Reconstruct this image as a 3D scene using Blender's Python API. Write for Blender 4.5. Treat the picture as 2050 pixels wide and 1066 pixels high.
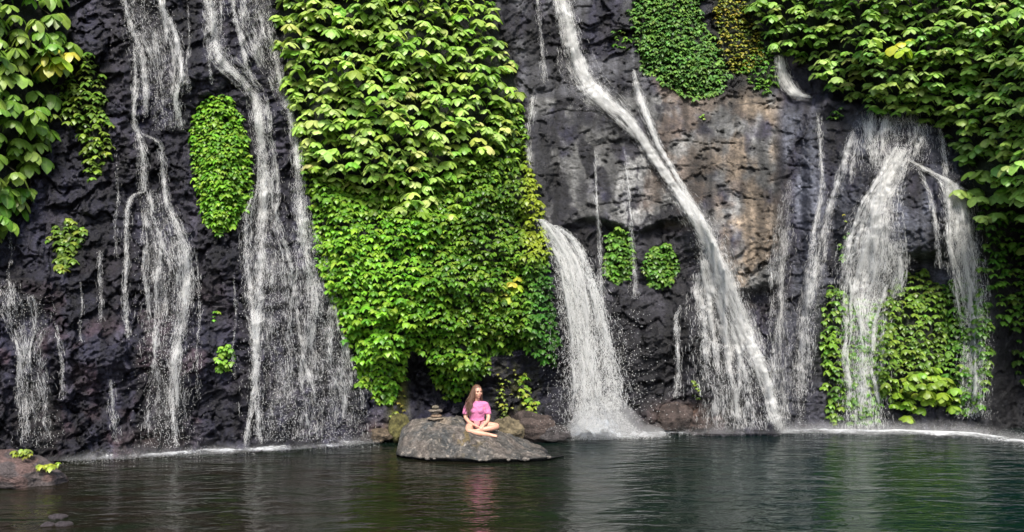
import bpy, bmesh, math, random
import numpy as np
from mathutils import Vector, Matrix

# ------------------------------------------------------------------ camera, sky, sun, exposure
F, HC, VH, UC = 1600.0, 2.6, 597.0, 1025.0     # focal length (px of a 2050 wide frame), eye height, horizon row
scene = bpy.context.scene
COL = scene.collection
for o in list(bpy.data.objects): bpy.data.objects.remove(o)

cam_d = bpy.data.cameras.new('camera'); cam = bpy.data.objects.new('camera', cam_d); COL.objects.link(cam)
cam.location = (0, 0, HC); cam.rotation_euler = (math.radians(90), 0, 0)
cam_d.sensor_width = 36; cam_d.lens = F / 2050 * 36; cam_d.shift_y = (VH - 533) / 2050
cam_d.clip_end = 500; cam_d.clip_start = 0.05
scene.camera = cam

SUN_EL, SUN_AZ = math.radians(52), math.radians(3)     # az measured from straight behind the camera to its right
world = bpy.data.worlds.new('World'); scene.world = world; world.use_nodes = True
wn = world.node_tree; bg = wn.nodes['Background']
sky = wn.nodes.new('ShaderNodeTexSky'); sky.sky_type = 'NISHITA'; sky.sun_disc = False
sky.sun_elevation = SUN_EL; sky.sun_rotation = math.pi - SUN_AZ
sky.air_density = 1.0; sky.dust_density = 2.5; sky.ozone_density = 1.0
wn.links.new(sky.outputs[0], bg.inputs[0]); bg.inputs[1].default_value = 0.15
sd = bpy.data.lights.new('sun', 'SUN'); sd.energy = 3.7; sd.angle = math.radians(14.0); sd.color = (1.0, 0.95, 0.86)
sun = bpy.data.objects.new('sun', sd); COL.objects.link(sun)
sdir = Vector((math.cos(SUN_EL) * math.sin(SUN_AZ), -math.cos(SUN_EL) * math.cos(SUN_AZ), math.sin(SUN_EL)))
sun.rotation_euler = sdir.to_track_quat('Z', 'Y').to_euler()
scene.view_settings.view_transform = 'Standard'; scene.view_settings.look = 'None'
scene.view_settings.exposure = 0.85; scene.view_settings.gamma = 1.0
scene.render.engine = 'CYCLES'
scene.cycles.transparent_max_bounces = 24
scene.cycles.max_bounces = 8

# ------------------------------------------------------------------ helpers: noise
rng = np.random.default_rng(7)
_perm = np.random.default_rng(3).permutation(4096)
_ga = np.random.default_rng(4).uniform(0, 2 * np.pi, 4096)
_gx, _gy = np.cos(_ga), np.sin(_ga)
_ra = np.random.default_rng(5).uniform(0, 1, 4096); _rb = np.random.default_rng(6).uniform(0, 1, 4096)
def _h(ix, iy, s):
    return _perm[(_perm[(ix + s * 131) & 4095] + iy) & 4095]
def perlin(x, y, s=0):
    ix = np.floor(x).astype(np.int64); iy = np.floor(y).astype(np.int64)
    fx = x - ix; fy = y - iy
    def g(a, b):
        h = _h(ix + a, iy + b, s); return _gx[h] * (fx - a) + _gy[h] * (fy - b)
    w = fx * fx * fx * (fx * (fx * 6 - 15) + 10); t = fy * fy * fy * (fy * (fy * 6 - 15) + 10)
    a = g(0, 0) * (1 - w) + g(1, 0) * w; b = g(0, 1) * (1 - w) + g(1, 1) * w
    return (a * (1 - t) + b * t) * 1.5
def fbm(x, y, s=0, o=4, r=0.5):
    t = 0; a = 1; n = 0
    for k in range(o):
        t = t + a * perlin(x, y, s + k); n += a; a *= r; x = x * 2.03 + 7.1; y = y * 2.03 + 3.3
    return t / n
def ridged(x, y, s=0, o=4):
    t = 0; a = 1; n = 0
    for k in range(o):
        t = t + a * (1 - 2 * np.abs(perlin(x, y, s + k))); n += a; a *= 0.55; x = x * 2.1 + 5; y = y * 2.1 + 9
    return t / n
def worley(x, y, s=0):
    """F1, F2 and a random plane value per cell"""
    ix = np.floor(x).astype(np.int64); iy = np.floor(y).astype(np.int64)
    f1 = np.full(x.shape, 9.0); f2 = np.full(x.shape, 9.0); val = np.zeros(x.shape)
    for a in (-1, 0, 1):
        for b in (-1, 0, 1):
            h = _h(ix + a, iy + b, s)
            px = ix + a + _ra[h]; py = iy + b + _rb[h]
            dx = x - px; dy = y - py; d = np.sqrt(dx * dx + dy * dy)
            pl = (_gx[h] * dx + _gy[h] * dy) * 0.8 + _ra[(h + 77) & 4095] * 0.7
            m = d < f1
            f2 = np.where(m, f1, np.minimum(f2, d)); val = np.where(m, pl, val); f1 = np.where(m, d, f1)
    return f1, f2, val
def SS(x, a, b):
    t = np.clip((x - a) / (b - a), 0, 1); return t * t * (3 - 2 * t)
def G(u, v, cu, cv, ru, rv, p=2.0):
    return np.exp(-(np.abs((u - cu) / ru) ** p + np.abs((v - cv) / rv) ** p))
def band(x, a, b, s): return SS(x, a - s, a + s) * (1 - SS(x, b - s, b + s))
def polydist(u, v, poly):
    """signed distance to polygon in px, positive inside"""
    u = np.asarray(u, float); v = np.asarray(v, float)
    d = np.full(u.shape, 1e9); ins = np.zeros(u.shape, bool); n = len(poly)
    for i in range(n):
        x0, y0 = poly[i]; x1, y1 = poly[(i + 1) % n]
        ex, ey = x1 - x0, y1 - y0
        t = np.clip(((u - x0) * ex + (v - y0) * ey) / (ex * ex + ey * ey + 1e-9), 0, 1)
        d = np.minimum(d, np.hypot(u - x0 - t * ex, v - y0 - t * ey))
        if y0 != y1:
            c = ((y0 > v) != (y1 > v)) & (u < (x1 - x0) * (v - y0) / (y1 - y0) + x0)
            ins ^= c
    return np.where(ins, d, -d)

# ------------------------------------------------------------------ helpers: objects
def props(o, label=None, cat=None, group=None, kind=None):
    if label: o['label'] = label
    if cat: o['category'] = cat
    if group: o['group'] = group
    if kind: o['kind'] = kind
    return o
def link(name, me, mat=None, parent=None):
    o = bpy.data.objects.new(name, me); COL.objects.link(o)
    if mat: me.materials.append(mat)
    if parent: o.parent = parent
    return o
def mesh_np(name, verts, quads, smooth=True, attrs=None, uv=None):
    """verts (n,3); quads (m,4) or (m,3)"""
    me = bpy.data.meshes.new(name)
    verts = np.asarray(verts, np.float32); quads = np.asarray(quads, np.int32)
    k = quads.shape[1]; m = len(quads)
    me.vertices.add(len(verts)); me.vertices.foreach_set('co', verts.ravel())
    me.loops.add(m * k); me.loops.foreach_set('vertex_index', quads.ravel())
    me.polygons.add(m); me.polygons.foreach_set('loop_start', np.arange(0, m * k, k, dtype=np.int32))
    try: me.polygons.foreach_set('loop_total', np.full(m, k, np.int32))
    except Exception: pass
    me.update(calc_edges=True)
    me.polygons.foreach_set('use_smooth', np.full(m, smooth, bool))
    if attrs:
        for an, av in attrs.items():
            av = np.asarray(av, np.float32)
            if av.ndim == 2:
                if av.shape[1] == 3: av = np.concatenate([av, np.ones((len(av), 1), np.float32)], 1)
                a = me.attributes.new(an, 'FLOAT_COLOR', 'POINT'); a.data.foreach_set('color', av.ravel())
            else:
                a = me.attributes.new(an, 'FLOAT', 'POINT'); a.data.foreach_set('value', av.ravel())
    if uv is not None:
        l = me.uv_layers.new(name='UVMap'); l.data.foreach_set('uv', np.asarray(uv, np.float32)[quads.ravel()].ravel())
    me.validate()
    return me
def grid_faces(nr, nc):
    i = np.arange(nr * nc).reshape(nr, nc)
    return np.stack([i[:-1, :-1], i[1:, :-1], i[1:, 1:], i[:-1, 1:]], -1).reshape(-1, 4)
def P(u, v, Y):
    return np.stack([(u - UC) / F * Y, Y + 0 * u, HC + (VH - v) / F * Y], -1)

# ------------------------------------------------------------------ helpers: materials
def newmat(name):
    m = bpy.data.materials.new(name); m.use_nodes = True
    nt = m.node_tree
    for n in list(nt.nodes): nt.nodes.remove(n)
    out = nt.nodes.new('ShaderNodeOutputMaterial')
    return m, nt, out
class NT:
    def __init__(s, nt): s.nt = nt
    def n(s, t, **kw):
        nd = s.nt.nodes.new(t)
        for k, v in kw.items(): setattr(nd, k, v)
        return nd
    def l(s, a, b): s.nt.links.new(a, b)
    def val(s, sock, v):
        if isinstance(v, (int, float)): sock.default_value = v
        elif isinstance(v, tuple): sock.default_value = v
        else: s.l(v, sock)
    def math(s, op, a, b=0.0, c=None, clamp=False):
        nd = s.n('ShaderNodeMath', operation=op, use_clamp=clamp)
        s.val(nd.inputs[0], a); s.val(nd.inputs[1], b)
        if c is not None: s.val(nd.inputs[2], c)
        return nd.outputs[0]
    def mix(s, f, a, b, blend='MIX'):
        nd = s.n('ShaderNodeMix', data_type='RGBA', blend_type=blend)
        s.val(nd.inputs[0], f); s.val(nd.inputs[6], a); s.val(nd.inputs[7], b)
        return nd.outputs[2]
    def noise(s, vec, scale, detail=4, rough=0.55, dist=0.0):
        nd = s.n('ShaderNodeTexNoise'); s.val(nd.inputs['Scale'], scale); nd.inputs['Detail'].default_value = detail
        nd.inputs['Roughness'].default_value = rough; nd.inputs['Distortion'].default_value = dist
        if vec is not None: s.l(vec, nd.inputs['Vector'])
        return nd.outputs[0]
    def mapr(s, v, a, b, c=0.0, d=1.0, smooth=False):
        nd = s.n('ShaderNodeMapRange'); nd.interpolation_type = 'SMOOTHSTEP' if smooth else 'LINEAR'
        s.val(nd.inputs[0], v); nd.inputs[1].default_value = a; nd.inputs[2].default_value = b
        nd.inputs[3].default_value = c; nd.inputs[4].default_value = d
        return nd.outputs[0]
    def attr(s, name): return s.n('ShaderNodeAttribute', attribute_name=name)
    def scalevec(s, vec, sc):
        nd = s.n('ShaderNodeMapping'); s.l(vec, nd.inputs[0]); nd.inputs['Scale'].default_value = sc; return nd.outputs[0]
    def principled(s, **kw):
        nd = s.n('ShaderNodeBsdfPrincipled')
        for k, v in kw.items(): s.val(nd.inputs[k.replace('_', ' ')], v)
        return nd

def rock_material(name, col=None, wet=0.5, bump=0.6, vscale=1.0):
    m, nt, out = newmat(name); t = NT(nt)
    pos = t.n('ShaderNodeTexCoord').outputs['Object']
    if col is None: base = t.attr('tint').outputs['Color']
    else:
        rgb = t.n('ShaderNodeRGB'); rgb.outputs[0].default_value = (*col, 1); base = rgb.outputs[0]
    n1 = t.noise(pos, 3.0 * vscale, 8, 0.65, 0.6); n2 = t.noise(pos, 22 * vscale, 6, 0.7); n3 = t.noise(pos, 75 * vscale, 3, 0.6)
    f = t.math('MULTIPLY', t.mapr(n1, 0.25, 0.75, 0.45, 1.6), t.mapr(n2, 0.3, 0.7, 0.45, 1.6))
    sc = t.n('ShaderNodeVectorMath', operation='SCALE'); t.l(base, sc.inputs[0]); t.l(f, sc.inputs['Scale'])
    speck = t.mapr(t.noise(pos, 55 * vscale, 2, 0.5), 0.66, 0.74, 0, 0.25)
    lt = t.n('ShaderNodeVectorMath', operation='SCALE'); t.l(sc.outputs[0], lt.inputs[0]); lt.inputs['Scale'].default_value = 2.6
    c = t.mix(speck, sc.outputs[0], lt.outputs[0])
    wetn = t.mapr(t.noise(pos, 5 * vscale, 5, 0.6), 0.35, 0.65, 0.0, 1.0)
    rough = t.mapr(wetn, 0, 1, 0.60 - 0.42 * wet, 0.78 - 0.2 * wet)
    # rough rock: mixed lumps and cracks
    n4 = t.noise(t.scalevec(pos, (1, 1, 2.2)), 38 * vscale, 4, 0.7, 0.5)
    vor = t.n('ShaderNodeTexVoronoi', feature='F1'); vor.inputs['Scale'].default_value = 16 * vscale
    wv = t.n('ShaderNodeVectorMath', operation='ADD'); t.l(pos, wv.inputs[0])
    nd = t.n('ShaderNodeTexNoise'); nd.inputs['Scale'].default_value = 6; nd.inputs['Detail'].default_value = 3
    ws = t.n('ShaderNodeVectorMath', operation='SCALE'); t.l(nd.outputs[1], ws.inputs[0]); ws.inputs['Scale'].default_value = 0.25
    t.l(ws.outputs[0], wv.inputs[1]); t.l(wv.outputs[0], vor.inputs['Vector'])
    h = t.math('ADD', t.math('MULTIPLY', n2, 0.060), t.math('MULTIPLY', vor.outputs[0], 0.03))
    h = t.math('ADD', h, t.math('ADD', t.math('MULTIPLY', n3, 0.012), t.math('MULTIPLY', n4, 0.030)))
    b = t.n('ShaderNodeBump'); b.inputs['Strength'].default_value = bump; b.inputs['Distance'].default_value = 1.0
    t.l(h, b.inputs['Height'])
    p = t.principled(Base_Color=c, Roughness=rough); p.inputs['Specular IOR Level'].default_value = 0.30
    t.l(b.outputs[0], p.inputs['Normal'])
    t.l(p.outputs[0], out.inputs[0]); return m

def leaf_material(name, rough=0.42, trans=0.3):
    m, nt, out = newmat(name); t = NT(nt)
    pos = t.n('ShaderNodeTexCoord').outputs['Object']
    a = t.attr('tint').outputs['Color']
    f = t.mapr(t.noise(pos, 9, 3), 0.3, 0.7, 0.75, 1.25)
    # paler midrib, from the leaf's own coordinate
    mid = t.mapr(t.attr('rib').outputs['Fac'], 0.0, 0.22, 0.35, 0.0)
    sc = t.n('ShaderNodeVectorMath', operation='SCALE'); t.l(a, sc.inputs[0]); t.l(f, sc.inputs['Scale'])
    c = t.mix(mid, sc.outputs[0], (0.30, 0.38, 0.12, 1))
    p = t.principled(Base_Color=c, Roughness=rough); p.inputs['Specular IOR Level'].default_value = 0.45
    tr = t.n('ShaderNodeBsdfTranslucent'); t.l(t.mix(1.0, c, (1.0, 1.15, 0.5, 1), 'MULTIPLY'), tr.inputs[0])
    mx = t.n('ShaderNodeMixShader'); mx.inputs[0].default_value = trans
    t.l(p.outputs[0], mx.inputs[1]); t.l(tr.outputs[0], mx.inputs[2]); t.l(mx.outputs[0], out.inputs[0]); return m

def veil_material(name, seed=0.0):
    """falling water: white streaks along the flow, clear between them"""
    m, nt, out = newmat(name); t = NT(nt)
    uv = t.n('ShaderNodeUVMap').outputs[0]
    off = t.n('ShaderNodeVectorMath', operation='ADD'); t.l(uv, off.inputs[0]); off.inputs[1].default_value = (seed, seed * 1.7, 0)
    uv = off.outputs[0]
    dens = t.attr('dens').outputs['Fac']
    w = t.noise(uv, 3.0, 3, 0.5)
    wob = t.n('ShaderNodeCombineXYZ'); t.l(t.math('MULTIPLY', w, 0.12), wob.inputs[0])
    uvw = t.n('ShaderNodeVectorMath', operation='ADD'); t.l(uv, uvw.inputs[0]); t.l(wob.outputs[0], uvw.inputs[1]); uvw = uvw.outputs[0]
    s1 = t.noise(t.scalevec(uvw, (9, 0.55, 1)), 1, 4, 0.6)
    s2 = t.noise(t.scalevec(uvw, (42, 2.2, 1)), 1, 4, 0.65)
    s3 = t.noise(t.scalevec(uvw, (80, 26, 1)), 1, 3, 0.7)
    s = t.math('ADD', t.math('MULTIPLY', s1, 0.30), t.math('ADD', t.math('MULTIPLY', s2, 0.38), t.math('MULTIPLY', s3, 0.32)))
    thr = t.math('SUBTRACT', 0.71, t.math('MULTIPLY', dens, 0.31))
    a = t.math('DIVIDE', t.math('SUBTRACT', s, thr), 0.13, clamp=True)
    a = t.math('MULTIPLY', a, t.mapr(dens, 0.0, 0.25, 0.0, 1.0)); a = t.math('MULTIPLY', a, t.mapr(dens, 0.35, 0.95, 0.22, 0.97))
    a = t.math('MAXIMUM', a, t.math('MULTIPLY', t.math('MULTIPLY', dens, t.mapr(s1, 0.35, 0.6, 0.3, 1.0)), t.mapr(dens, 0.3, 1.0, 0.20, 0.55)))
    d = t.n('ShaderNodeBsdfDiffuse'); d.inputs[0].default_value = (0.95, 0.95, 0.945, 1)
    tl = t.n('ShaderNodeBsdfTranslucent'); tl.inputs[0].default_value = (0.9, 0.9, 0.9, 1)
    g = t.n('ShaderNodeBsdfGlossy'); g.inputs['Roughness'].default_value = 0.25
    bmp = t.n('ShaderNodeBump'); bmp.inputs['Strength'].default_value = 0.45; bmp.inputs['Distance'].default_value = 0.05; t.l(s, bmp.inputs['Height'])
    t.l(bmp.outputs[0], d.inputs['Normal']); t.l(bmp.outputs[0], g.inputs['Normal'])
    m1 = t.n('ShaderNodeMixShader'); m1.inputs[0].default_value = 0.12; t.l(d.outputs[0], m1.inputs[1]); t.l(tl.outputs[0], m1.inputs[2])
    m2 = t.n('ShaderNodeMixShader'); m2.inputs[0].default_value = 0.04; t.l(m1.outputs[0], m2.inputs[1]); t.l(g.outputs[0], m2.inputs[2])
    tp = t.n('ShaderNodeBsdfTransparent')
    mx = t.n('ShaderNodeMixShader'); t.l(a, mx.inputs[0]); t.l(tp.outputs[0], mx.inputs[1]); t.l(m2.outputs[0], mx.inputs[2])
    t.l(mx.outputs[0], out.inputs[0]); return m
def drop_material(name, alpha=0.75):
    m, nt, out = newmat(name); t = NT(nt)
    d = t.n('ShaderNodeBsdfDiffuse'); d.inputs[0].default_value = (0.93, 0.93, 0.92, 1)
    tl = t.n('ShaderNodeBsdfTranslucent'); tl.inputs[0].default_value = (0.93, 0.93, 0.92, 1)
    p = t.n('ShaderNodeMixShader'); p.inputs[0].default_value = 0.5; t.l(d.outputs[0], p.inputs[1]); t.l(tl.outputs[0], p.inputs[2])
    tp = t.n('ShaderNodeBsdfTransparent'); mx = t.n('ShaderNodeMixShader'); mx.inputs[0].default_value = alpha
    t.l(tp.outputs[0], mx.inputs[1]); t.l(p.outputs[0], mx.inputs[2]); t.l(mx.outputs[0], out.inputs[0]); return m
def simple_material(name, col, rough=0.6, nscale=20, amp=0.25, bump=0.1, sss=0.0):
    m, nt, out = newmat(name); t = NT(nt)
    pos = t.n('ShaderNodeTexCoord').outputs['Object']
    n = t.noise(pos, nscale, 5)
    f = t.mapr(n, 0.3, 0.7, 1 - amp, 1 + amp)
    sc = t.n('ShaderNodeVectorMath', operation='SCALE'); sc.inputs[0].default_value = col; t.l(f, sc.inputs['Scale'])
    p = t.principled(Base_Color=sc.outputs[0], Roughness=rough)
    if sss: p.inputs['Subsurface Weight'].default_value = sss; p.inputs['Subsurface Radius'].default_value = (0.02, 0.008, 0.004); p.inputs['Subsurface Scale'].default_value = 0.5
    b = t.n('ShaderNodeBump'); b.inputs['Strength'].default_value = bump; b.inputs['Distance'].default_value = 0.02; t.l(n, b.inputs['Height']); t.l(b.outputs[0], p.inputs['Normal'])
    t.l(p.outputs[0], out.inputs[0]); return m

M_CLIFF = rock_material('wet_basalt', None, wet=0.75, bump=0.6)
M_ROCK = rock_material('boulder_stone', None, wet=0.45, bump=0.85, vscale=1.3)
M_LEAF = leaf_material('leaf_green')
M_VEIL = [veil_material('falling_water', 0.0), veil_material('falling_water_thin', 5.3)]
M_DROP = drop_material('water_thread')
M_DROP2 = drop_material('water_drop', 0.8)

# ------------------------------------------------------------------ plants: outlines (photo pixels), used for the mounds they grow on too
POLY = dict(
 left_canopy=[(-260,-260),(120,-260),(128,0),(145,50),(140,130),(112,150),(105,200),(112,215),(96,300),(66,345),(55,400),(28,462),(-20,470),(-260,520)],
 left_column=[(150,95),(190,110),(212,180),(222,260),(215,330),(195,362),(172,355),(165,300),(152,250),(113,235),(118,170)],
 left_small=[(110,450),(145,436),(176,455),(160,490),(150,535),(118,542),(108,505),(98,475)],
 oval=[(400,205),(430,190),(460,195),(484,235),(500,300),(507,365),(496,415),(470,450),(440,468),(412,448),(398,400),(386,330),(382,255)],
 big_upper=[(545,-260),(990,-260),(985,0),(1005,60),(1035,150),(1045,210),(1040,240),(985,310),(950,335),(900,370),(870,420),(800,425),(735,400),(660,370),(612,320),(592,240),(574,160),(553,70)],
 lower_wall=[(600,290),(640,350),(700,380),(800,380),(900,340),(960,290),(1000,200),(1046,215),(1052,300),(1085,400),(1096,500),(1108,600),(1118,680),(1112,735),(1060,700),(985,712),(972,745),(930,790),(905,808),(872,770),(850,700),(815,708),(808,760),(775,812),(742,790),(715,760),(705,700),(668,620),(640,540),(625,440)],
 slab_bush=[(1262,15),(1300,-60),(1390,-60),(1410,50),(1440,95),(1462,150),(1450,185),(1392,197),(1330,170),(1285,140),(1270,90)],
 slab_small=[(1222,60),(1250,52),(1264,85),(1258,108),(1234,102)],
 moss_bush=[(1425,-60),(1460,-60),(1500,20),(1522,70),(1535,130),(1500,140),(1470,150),(1440,90),(1430,30)],
 mid_green=[(1500,110),(1540,60),(1560,100),(1562,160),(1548,190),(1500,172),(1480,140)],
 right_canopy=[(1470,-260),(2400,-260),(2400,400),(2050,400),(2010,392),(1985,330),(1900,290),(1880,250),(1830,235),(1755,225),(1700,190),(1640,165),(1600,120),(1560,110),(1530,60),(1490,30)],
 right_mid=[(1920,270),(2400,250),(2400,560),(2060,520),(2000,480),(1960,470),(1935,400),(1915,330)],
 right_low=[(1960,420),(2060,400),(2200,420),(2200,800),(2060,760),(2030,700),(1990,600),(1955,540)],
 low_col=[(1655,570),(1690,565),(1700,640),(1698,740),(1690,850),(1660,850),(1645,760),(1640,660)],
 low_main=[(1765,600),(1800,545),(1850,530),(1890,580),(1900,660),(1880,740),(1850,790),(1780,800),(1740,780),(1750,690)],
 low_right=[(1890,560),(1950,545),(1978,600),(1985,700),(1975,800),(1930,835),(1900,800),(1885,700)],
 low_behind=[(1690,600),(1760,590),(1780,700),(1760,845),(1700,850),(1690,720)],
 low_bright=[(1780,780),(1830,740),(1870,728),(1920,775),(1910,815),(1860,800),(1820,835),(1790,825)],
 shrub_a=[(1215,470),(1240,452),(1262,470),(1270,520),(1262,560),(1230,568),(1208,545)],
 shrub_b=[(1300,495),(1335,486),(1356,515),(1356,550),(1330,580),(1298,570),(1288,535)],
)
#        depth of the mound the plant grows on
BULGE = dict(left_canopy=(0.9,90), left_column=(0.30,30), left_small=(0.05,15), oval=(0.42,26), big_upper=(1.00,70), lower_wall=(0.75,60),
 slab_bush=(0.40,40), slab_small=(0.05,10), moss_bush=(0.25,30), mid_green=(0.22,25), right_canopy=(1.6,120), right_mid=(0.9,90), right_low=(0.25,60),
 low_col=(0.25,22), low_main=(0.45,40), low_right=(0.35,35), low_behind=(0.2,30), low_bright=(0.15,25), shrub_a=(0.2,20), shrub_b=(0.2,20))

# ------------------------------------------------------------------ cliff depth (metres from the camera plane) over photo pixels
VB_U = [-900, 0, 130, 450, 750, 1000, 1130, 1400, 1560, 1800, 1950, 2050, 2900]
VB_V = [1010, 925, 915, 898, 882, 870, 866, 862, 860, 862, 868, 884, 985]
def smooth_depth(u, v, plants=True):
    yb = F * HC / (np.interp(u, VB_U, VB_V) - VH)
    t = 0.24 + 0.0 * u + 0.08 * band(u, 1000, 1600, 120)
    D = (yb + t * HC) / (1 - t * np.clip((VH - v) / F, -0.3, 0.8))
    d = 0 * u
    # left face
    d += 0.7 * G(u, v, 40, 330, 190, 260) - 0.30 * G(u, v, 425, 150, 75, 60) - 0.25 * G(u, v, 180, 690, 110, 70)
    d += 0.20 * G(u, v, 420, 800, 60, 40) - 0.25 * G(u, v, 610, 700, 90, 200) + 0.2 * G(u, v, 250, 330, 60, 200) + 0.25 * G(u, v, 140, 800, 110, 60)
    # hollow under the leafy mass
    d += 0.75 * G(u, v, 840, 780, 75, 55, 3) + 0.65 * G(u, v, 950, 810, 70, 50, 3) + 0.5 * G(u, v, 1080, 770, 60, 50, 3)
    d -= 0.28 * G(u, v, 1030, 800, 40, 60) + 0.25 * G(u, v, 790, 820, 25, 70)
    # upper wall and the ledge under it
    led = 196 + 12 * np.sin(u * 0.02) - 30 * SS(u, 1250, 1450)
    slab = band(u, 1052, 1560, 16)
    d -= 0.42 * slab * SS(v, led - 14, led + 10) * (1 - SS(u, 1240, 1330) * (1 - SS(v, 180, 260)))
    d += 0.16 * G(u, v, 1112, 330, 14, 110) + 0.12 * G(u, v, 1215, 290, 60, 10)
    # overhang edge of the slab and the dark hollow below
    edge = 448 + 10 * np.sin(u * 0.035 + 1) + 130 * SS(u, 1400, 1480)
    d += 0.42 * band(u, 1115, 1560, 30) * SS(v, edge - 8, edge + 18) * (1 - 0.5 * SS(v, 560, 760))
    d -= 0.28 * G(u, v, 1290, 690, 80, 70) + 0.33 * G(u, v, 1395, 650, 45, 60, 3) + 0.2 * G(u, v, 1430, 770, 60, 60)
    d += 0.35 * G(u, v, 1340, 760, 40, 60)
    pth = [(1385, 430), (1425, 500), (1448, 560), (1482, 640), (1515, 720), (1545, 800), (1562, 880)]
    dd_ = np.full(np.shape(u), 1e9)
    for (x0, y0), (x1, y1) in zip(pth[:-1], pth[1:]):
        q_ = np.clip(((u - x0) * (x1 - x0) + (v - y0) * (y1 - y0)) / ((x1 - x0) ** 2 + (y1 - y0) ** 2), 0, 1); dd_ = np.minimum(dd_, np.hypot(u - x0 - q_ * (x1 - x0), v - y0 - q_ * (y1 - y0)))
    d -= 0.46 * np.exp(-(dd_ / 45) ** 2) * (1 - 0.5 * SS(v, 560, 800))
    # tan buttress, worn grooves, right dome
    d -= 0.22 * G(u, v, 1500, 380, 55, 190, 3)
    d += 0.28 * G(u, v, 1590, 560, 26, 300, 3) + 0.18 * G(u, v, 1660, 480, 22, 230, 3) - 0.1 * G(u, v, 1625, 500, 16, 260, 3)
    d -= 0.55 * G(u, v, 1815, 420, 105, 95, 4) + 0.2 * G(u, v, 1800, 285, 75, 45, 3)
    d += 0.55 * band(u, 1790, 1960, 20) * SS(v, 503, 530) * (1 - 0.3 * SS(v, 650, 800))
    d -= 0.3 * G(u, v, 1920, 420, 40, 90, 3)
    d += 1.6 * SS(u, 1955, 2050) * SS(v, 300, 520) * (1 - 0.75 * SS(u, 2100, 2300))
    # small fall's pocket, top right
    d += 0.5 * band(u, 1560, 1740, 20) * (1 - SS(v + 10 * np.sin(u * 0.05) + 6 * np.sin(u * .13), 185, 222))
    d += 0.25 * band(u, 1640, 1760, 20) * G(u, v, 1700, 232, 80, 18)
    if plants:
        for k, pl in POLY.items():
            a, w = BULGE[k]; sd_ = polydist(u, v, pl)
            d -= a * (1 - np.exp(-np.clip(sd_ - 4, 0, None) / w))
    return D + d
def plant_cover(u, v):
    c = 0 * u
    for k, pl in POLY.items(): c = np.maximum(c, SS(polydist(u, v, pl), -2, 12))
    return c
def cliff_noise(u, v, cover):
    x = u / 110.0; z = v / 110.0
    wx = fbm(x * 1.0, z * 1.0, 11, 4) * 0.55; wz = fbm(x * 1.0 + 9, z * 1.0, 12, 4) * 0.55
    rough = np.clip(1 - 0.72 * band(u, 1052, 1560, 30) * band(v, 195, 455, 25) - 0.55 * SS(u, 1540, 1600) + 0.15 * SS(v, 500, 620), 0.2, 1.1)
    f1, f2, pl = worley((x + wx) * 1.25, (z * 1.5 + wz + x * 0.35), 21)
    g1, g2, pq = worley((x + wx) * 3.6, (z * 4.2 + wz + x * 1.1), 22)
    h1, h2, pr = worley((x + wx * 0.6) * 8.5, (z * 10 + x * 2.6), 23)
    n = -0.22 * pl - 0.12 * pq - 0.05 * pr + 0.03 * ridged((x + wx) * 1.3, (z + wz) * 1.7 + x * .5, 31, 4) - 0.05 * fbm(x * 6, z * 10 + x * 3, 35, 4) - 0.02 * ridged(x * 5 + wx * 3, z * 8 + x * 2.5, 38, 3)
    n += 0.025 * (1 - SS(f2 - f1, 0, 0.10)) + 0.012 * (1 - SS(g2 - g1, 0, 0.10))
    for sc_, dp, wd_, sd_ in ((0.55, 0.16, 0.012, 51), (1.25, 0.10, 0.018, 52), (2.6, 0.05, 0.03, 53)):
        q_ = fbm(x * sc_ + 0.35 * z + 0.15 * wx, z * sc_ * 1.25 - 0.25 * x + 0.15 * wz, sd_, 4)
        n += dp * (1 - SS(np.abs(q_), 0, wd_)) * SS(fbm(x * 0.9, z * 0.9, sd_ + 5, 2), -0.2, 0.1)
        if sc_ < 1: n -= 0.10 * SS(q_, 0, 0.02)
    # cracked slab detail: long cross cracks and pits
    cr = np.abs(z * 1.1 + 0.35 * fbm(x * 0.8, z, 41, 4) + 0.05 * x)
    crack = 1 - SS(np.abs((cr % 0.62) - 0.31), 0, 0.022)
    pit = SS(fbm(x * 4.2, z * 6.0, 44, 4), 0.20, 0.42)
    sm = (1 - rough) 
    n = n * rough + sm * (0.10 * crack * SS(fbm(x * .9, z * .9, 46, 2), -0.15, 0.1) + 0.11 * pit + 0.05 * fbm(x * 2, z * 2.4, 47, 5))
    n = n * (1 - 0.75 * cover)
    return n, pit, crack

us = np.concatenate([np.linspace(-900, -25, 90), np.arange(-20, 2072, 2.4), np.linspace(2075, 2900, 90)])
vs = np.concatenate([np.linspace(-1500, -530, 40), np.linspace(-520, -22, 60), np.arange(-20, 935, 2.4), np.linspace(938, 1060, 14)])
U, V = np.meshgrid(us, vs)
COV = plant_cover(U, V)
DS = smooth_depth(U, V)
NZ, PIT, CRACK = cliff_noise(U, V, COV)
DD = DS + NZ
def depth_at(u, v, noise=True, A=None):
    """cliff depth at any pixel, from the grid"""
    if A is None: A = DD if noise else DS
    u = np.asarray(u, float); v = np.asarray(v, float)
    iu = np.clip(np.interp(u, us, np.arange(len(us))), 0, len(us) - 1.001); iv = np.clip(np.interp(v, vs, np.arange(len(vs))), 0, len(vs) - 1.001)
    a = iu.astype(int); b = iv.astype(int); fu = iu - a; fv = iv - b
    return (A[b, a] * (1 - fu) + A[b, a + 1] * fu) * (1 - fv) + (A[b + 1, a] * (1 - fu) + A[b + 1, a + 1] * fu) * fv

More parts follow.
